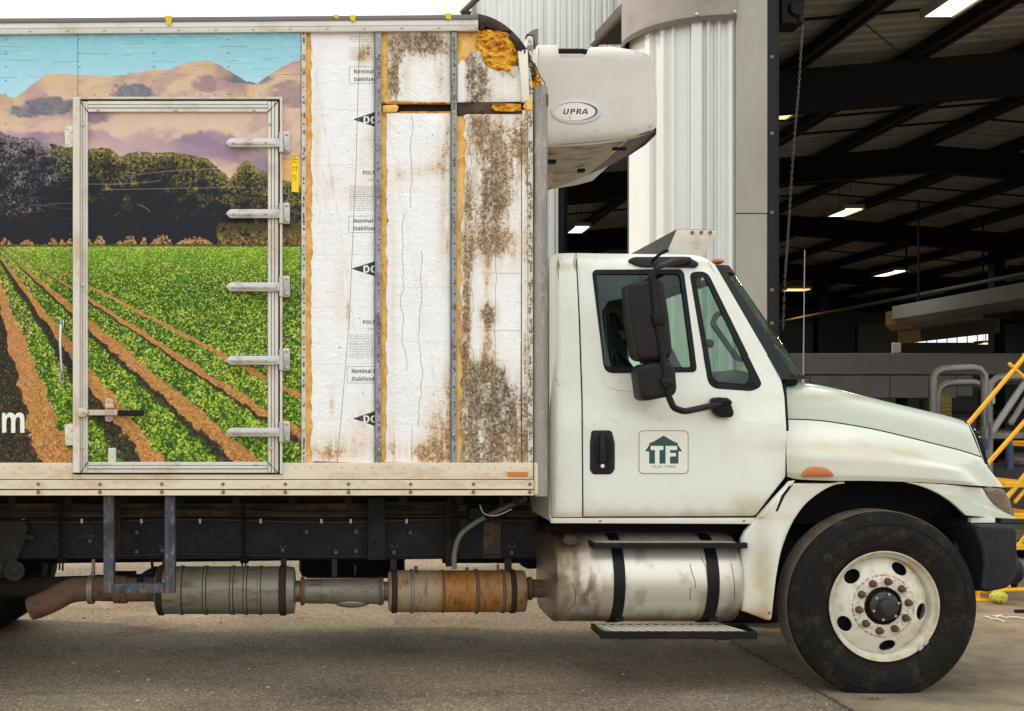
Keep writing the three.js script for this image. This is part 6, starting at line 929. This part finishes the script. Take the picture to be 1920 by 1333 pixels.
  T('wheel_well', [wbox(X(1475, -0.5), 0.9, 2 * ZM + 0.55, X(1830, -0.5), Y(900, -0.5), -0.55), wbox(X(1405, -0.4), 0.55, 2 * ZM + 0.5, X(1440, -0.4), Y(900, -0.4), -0.36), wbox(X(1490, -0.12), Y(898, -0.12) , -0.62, X(1830, -0.12), Y(886, -0.12), -0.14)], darkM);
  T('engine', [wbox(X(1560, -0.6), 0.62, 2 * ZM + 0.7, X(1800, -0.7), 1.2, -0.7, 0.03), wbox(X(1800, -0.5), 0.5, 2 * ZM + 0.5, X(1850, -0.5), 1.1, -0.5, 0.02)], darkM);
  T('cab_underside', wbox(X(1034, -0.3), Y(1004, -0.5), 2 * ZM + 0.5, X(1420, -0.5), Y(982, -0.5), -0.48), darkM);
  T('side_marker', uvm(panel([...curve([[1505, 891], [1512, 881], [1526, 874.5], [1545, 875.5], [1558, 881], [1566, 890]]), [1564, 893], [1508, 893.5]], { z: (px, py) => -0.005 - 0.04 * sst(1560, 1480, px) - 0.006 * sst(884, 874, py), depth: 0.03, bevel: 0.008, cell: 0.03 })), amberM);
  T('roof_marker', new THREE.SphereGeometry(0.03, 16, 10).scale(1.2, 0.6, 1.2).translate(...P(1347, 491, -0.36).toArray()), amberM);
  // bumper, tow box, tank behind it
  T('bumper', uvm(alongZ(outline([[1829, 992, 8], [1833, 984, 6], [1905, 986, 8], [1910, 994, 5], [1911, 1040], [1911, 1078, 18], [1896, 1102, 14], [1858, 1110], [1846, 1110, 6], [1843, 1098, 5], [1851, 1070, 14], [1848, 1036, 16], [1838, 1010, 10]]), -0.04, 2 * ZM + 0.04, 0.022, 4)), bumperM);
  T('bumper_lip', spline([P(1832, 989, -0.03), P(1836, 1002, -0.03), P(1845, 1026, -0.03), P(1850, 1056, -0.03), P(1848, 1082, -0.03), P(1845, 1102, -0.03)], 0.018, 40, 10), bumperM);
  T('fog_lamp', turnX([[X(1900, -0.3), 0.075], [X(1915, -0.3), 0.075], [X(1921, -0.3), 0.06], [X(1922, -0.3), 0.01]], Y(1072, -0.3), -0.35, 24), bumperM);
  T('washer_tank', [uvm(bx(1797, 1004, 1850, 1090, -0.34, 0.2, 0.03)), uvm(bx(1795, 1012, 1802, 1036, -0.33, 0.03))], std({ color: new THREE.Color().setRGB(0.07, 0.08, 0.07), roughness: 0.6 }));
  T('tow_bracket', [bx(1790, 1092, 1850, 1108, -0.4, 1.6, 0.01), bx(1822, 968, 1880, 984, -0.3, 0.06, 0.008)], darkM); T('nose_skirt', bx(1822, 970, 1868, 980, -0.15, 0.04, 0.004), creamM);
  T('whip_antenna', [cyl(P(1507, 720, -2.1), P(1510, 469, -2.1), 0.0042, 0.003, 6), cyl(P(1507, 722, -2.1), P(1507, 700, -2.1), 0.012, 0.008, 8)], std({ color: new THREE.Color().setRGB(0.28, 0.27, 0.26), roughness: 0.5 }));
}
// --- mirrors and roof gear
{
  const zm = 0.16, m = T('mirror_arm', [pipe([P(1292, 488, -0.2), P(1262, 491, -0.06), P(1234, 501, zm), P(1223, 520, zm), P(1227, 566, zm), P(1233, 602, zm), P(1246, 690, zm), P(1254, 742, zm), P(1264, 764, zm), P(1284, 771, zm - 0.04), P(1350, 757, -0.04)], 0.018, 0.05, 12, 160)], blackPlasticM);
  T('arm_clamp', uvm(panel(outline([[1222, 590, 4], [1246, 589, 4], [1243, 598], [1250, 608, 4], [1228, 611, 4], [1226, 600]]), { z: zm + 0.03, depth: 0.06, bevel: 0.01 })), blackPlasticM, m); T('arm_clamp', uvm(panel(outline([[1241, 708, 4], [1258, 705, 4], [1265, 714], [1262, 724, 5], [1246, 728, 4], [1242, 718]]), { z: zm + 0.03, depth: 0.06, bevel: 0.01 })), blackPlasticM, m);
  T('clamp_screws', [[1233, 601], [1244, 600], [1248, 717], [1258, 716]].map(([x, y]) => rivet(x, y, zm + 0.03, 0.006, 0.004)), darkM, m);
  T('mirror_head', uvm(alongZ(outline([[1179, 533, 7], [1237, 522, 8], [1246, 526, 6], [1256, 590], [1263, 662, 7], [1255, 672, 6], [1206, 675, 8], [1195, 668, 7], [1184, 600]]), zm + 0.0, zm - 0.2, 0.025, 4)), mirrorPlasticM);
  T('mirror_head', uvm(alongZ(outline([[1197, 692, 8], [1207, 681, 8], [1257, 675, 10], [1269, 689, 8], [1272, 730, 8], [1266, 741, 8], [1214, 751, 8], [1204, 746, 8]]), zm + 0.005, zm - 0.2, 0.03, 4)), mirrorPlasticM);
  T('mirror_neck', bx(1207, 674, 1258, 680, zm - 0.04, 0.1, 0.01), blackPlasticM);
  T('mirror_base', uvm(panel(outline([[1335, 748, 6], [1342, 744, 5], [1370, 745, 6], [1379, 775, 7], [1374, 782, 6], [1350, 782, 8], [1338, 770, 6]]), { z: -0.045, depth: 0.06, bevel: 0.014 })), blackPlasticM); T('mirror_base', uvm(panel(outline([[1334, 750, 4], [1350, 743, 5], [1372, 748, 6], [1376, 756, 4], [1340, 763, 4]]), { z: -0.025, depth: 0.03, bevel: 0.01 })), blackPlasticM);
  const rp = T('roof_mount', uvm(panel(outline([[1177, 490, 10], [1188, 482, 8], [1292, 481, 8], [1313, 494, 8], [1308, 502, 6], [1200, 501, 12]]), { z: (px, py) => zs(px, py) + 0.02, depth: 0.03, bevel: 0.01, cell: 0.05 })), blackPlasticM);
  T('antenna_stub', [pipe([P(1224, 490, -0.2), P(1233, 481, -0.17), P(1248, 470, -0.17), P(1252, 471, -0.17)], 0.009, 0.02, 8)], blackPlasticM, rp);
  // folded sheet deflector on the roof
  const sheet = (a, b, z0, z1, t = 0.006) => { const A = P(a[0], a[1], z0), B = P(b[0], b[1], z0), d = B.clone().sub(A), L = d.length(); return rbox(L, t, z0 - z1, 0.002).rotateZ(Math.atan2(d.y, d.x)).translate((A.x + B.x) / 2, (A.y + B.y) / 2, (z0 + z1) / 2); };
  const df = T('roof_deflector', [uvm(sheet([1251, 474], [1270, 430.5], -0.42, -2.1)), uvm(sheet([1270, 430.5], [1347, 432], -0.42, -0.46, 0.004))], std({ map: tex(dirtTile([60, 54, 46], [90, 76, 60], 0.6, 1), true, 2), roughness: 0.6 }));
  const end = panel([[1270, 430.5], [1347, 432], [1342, 444], [1323, 479], [1251, 474]], { z: -0.41, depth: 0.006, bevel: 0.002 }); T('deflector_plate', [uvm(end)], std({ map: tex(dirtTile([206, 198, 184], [150, 130, 104], 0.5, 1), true, 2), roughness: 0.5, metalness: 0.2 }), df);
  T('plate_holes', [1299, 1316, 1333].map((x) => cyl(P(x, 436.5, -0.415), P(x, 436.5, -0.402), 0.0105, 0.0105, 12)), boltM, df);
}
// ---------------------------------------------------------------- yellow stairs and grey railing behind the nose of the truck
{
  const d = 10.1, z = D - d, A = (px, py, dz = 0) => At(px, py, d + dz);
  const t = thing('rolling_stairs', 'yellow steel rolling stairs with sloping rails behind the truck bumper', 'stairs', V(A(1900, 1130).x, 0, z));
  const r = 0.0185;
  for (const dz of [0, 0.75]) {
    const sx = dz ? 30 : 0;
    part('handrail', [pipe([A(1800 + 0, 812, dz), A(1822, 788, dz), A(1990, 588, dz), A(2060, 588, dz), A(2060, 900, dz)], r, 0.05)], yellowM, t);
    part('mid_rail', [pipe([A(1850, 873, dz), A(2010, 690, dz), A(2060, 690, dz)], r, 0.05)], yellowM, t);
    part('stringer', [pipe([A(1824, 1010, dz), A(1990, 812, dz), A(2060, 812, dz)], 0.022, 0.05)], yellowM, t);
    part('stringer', [pipe([A(1905, 940, dz), A(1985, 846, dz)], 0.016, 0.02)], yellowM, t);
    part('post', [pipe([A(1838, 1137, dz), A(1828, 1080, dz), A(1815, 800, dz)], r, 0.1)], yellowM, t);
    part('brace', [pipe([A(1895, 682, dz), A(1990, 770, dz)], 0.016, 0.02)], yellowM, t);
    part('base_rail', [pipe([A(1830, 1108, dz), A(2080, 1100, dz)], r, 0.05)], yellowM, t);
    part('brace', [pipe([A(1893, 1100, dz), A(1880, 1060, dz), A(1985, 930, dz)], 0.017, 0.04)], yellowM, t);
    part('foot_plate', wbox(A(1828, 1137).x - 0.02, 0.005, z - dz - 0.05, A(1849, 1137).x + 0.02, 0.02, z - dz + 0.05, 0.004), yellowM, t);
  }
  for (const [px, py] of [[1883, 903], [1899, 962], [1866, 1020], [1990, 830]]) { const a = A(px, py); part('tread', [wbox(a.x, a.y - 0.045, z - 0.73, a.x + 0.3, a.y, z + 0.02, 0.006)], yellowM, t); }
  part('wheel', [turnX([[-0.02, 0.03], [-0.02, 0.07], [0.02, 0.07], [0.02, 0.03]], 0.075, z - 0.7, 20).translate(A(1985, 1120).x, 0, 0)], darkM, t);
  const w = At(1874, 1131, 9.95); const ball = []; for (let i = 0; i < 1; i++) { const g = new THREE.IcosahedronGeometry(0.062, 4), p = g.attributes.position; for (let k = 0; k < p.count; k++) { const s = 1 + 0.28 * (fbm(p.getX(k) * 40 + 9, p.getY(k) * 40 + p.getZ(k) * 55, 3) - 0.5); p.setXYZ(k, p.getX(k) * s * 1.1, p.getY(k) * s * 0.92, p.getZ(k) * s); } g.deleteAttribute('normal'); ball.push(g.translate(w.x, 0.06, w.z)); }
  single('crumpled_wrap', uvm(merge(ball)), std({ map: tex(dirtTile([196, 190, 60], [104, 110, 30], 0.9, 1), true, 9), roughness: 0.4 }), 'crumpled yellow green plastic wrap on the floor by the stairs foot', 'plastic wrap');
  // loose pale straps on the floor
  const lit = std({ color: new THREE.Color().setRGB(0.6, 0.6, 0.58), roughness: 0.5 });
  const strap = (a, b, label) => { const n = 5, pts = []; for (let i = 0; i <= n; i++) { const q = a.clone().lerp(b, i / n); pts.push(V(q.x, 0.014 + 0.006 * Math.sin(i * 2.1), q.z + 0.02 * Math.sin(i * 1.7))); } single('packing_strap', new THREE.TubeGeometry(new THREE.CatmullRomCurve3(pts), 20, 0.006, 5).scale(1, 1, 1), lit, label, 'strap'); };
  const G = (px, py) => { const dd = S * D * EYE / (py - YH); return At(px, py, dd); };
  strap(G(1846, 1159), G(1884, 1168), 'short pale packing strap on the floor right of the front tyre');
  strap(G(1863, 1158), G(1925, 1163), 'longer pale packing strap lying behind the short one');
  strap(G(1868, 1161), G(1880, 1156), 'small scrap of pale packing strap crossing the longer one');
  single('floor_lath', wbox(G(1905, 1150).x, 0.005, G(1905, 1150).z - 0.02, G(1945, 1145).x, 0.03, G(1905, 1150).z + 0.01, 0.004).rotateY(0.0), darkM, 'dark strip of scrap on the floor under the stairs', 'scrap');
}
{
  const d = 12.6, z = D - d, A = (px, py, dz = 0) => At(px, py, d + dz), r = 0.042;
  const t = thing('tube_cart', 'worn grey tubular cart frame behind the truck hood', 'cart', V(A(1830, 900).x, 0, z));
  part('end_hoop', pipe([A(1750, 1060), A(1750, 692), A(1848, 688), A(1847, 1080)], r, 0.14, 12, 60), tubeGreyM, t);
  part('end_hoop', pipe([A(1757, 1060, 0.5), A(1759, 718, 0.5), A(1850, 716, 0.5), A(1850, 1080, 0.5)], r * 0.95, 0.16, 12, 60), tubeGreyM, t);
  part('side_hoop', pipe([A(1855, 1080), A(1855, 707), A(2000, 705), A(2000, 1080)], r, 0.16, 12, 60), tubeGreyM, t);
  part('side_hoop', pipe([A(1875, 713, 0.1), A(1985, 715, 0.1)], r * 0.8, 0.05), tubeGreyM, t);
  part('diagonal', pipe([A(1862, 808), A(1925, 713)], r * 0.8, 0.02), greyM, t);
  part('diagonal', pipe([A(1897, 792, 0.4), A(1930, 740, 0.4)], r * 0.7, 0.02), greyM, t);
  part('deck', wbox(A(1850, 812).x, A(1850, 822).y, z - 1.0, A(2000, 812).x, A(1850, 811).y, z + 0.03, 0.01), tubeGreyM, t);
  part('blue_sleeve', cyl(A(1847.5, 822), A(1847.3, 842), r * 1.05, r * 1.05, 14), blueTubeM, t);
  part('post', cyl(A(1894, 816), A(1894, 880), r * 0.9, r * 0.9, 12), blueTubeM, t);
  part('bracket', wbox(A(1857, 742).x, A(1857, 756).y, z + 0.02, A(1863, 742).x, A(1857, 742).y, z + 0.05, 0.003), greyM, t);
  part('base', wbox(A(1740, 1000).x, A(1850, 985).y, z - 1.1, A(2000, 1000).x, A(1850, 876).y, z - 0.15, 0.02), std({ color: new THREE.Color().setRGB(0.035, 0.035, 0.038), roughness: 0.8 }), t);
  for (const px of [1760, 1850, 1960]) part('caster', turnX([[-0.03, 0.03], [-0.03, 0.1], [0.03, 0.1], [0.03, 0.03]], 0.105, z - 0.4, 20).translate(A(px, 900).x, 0, 0), darkM, t);
}
renderer.render(scene, camera);
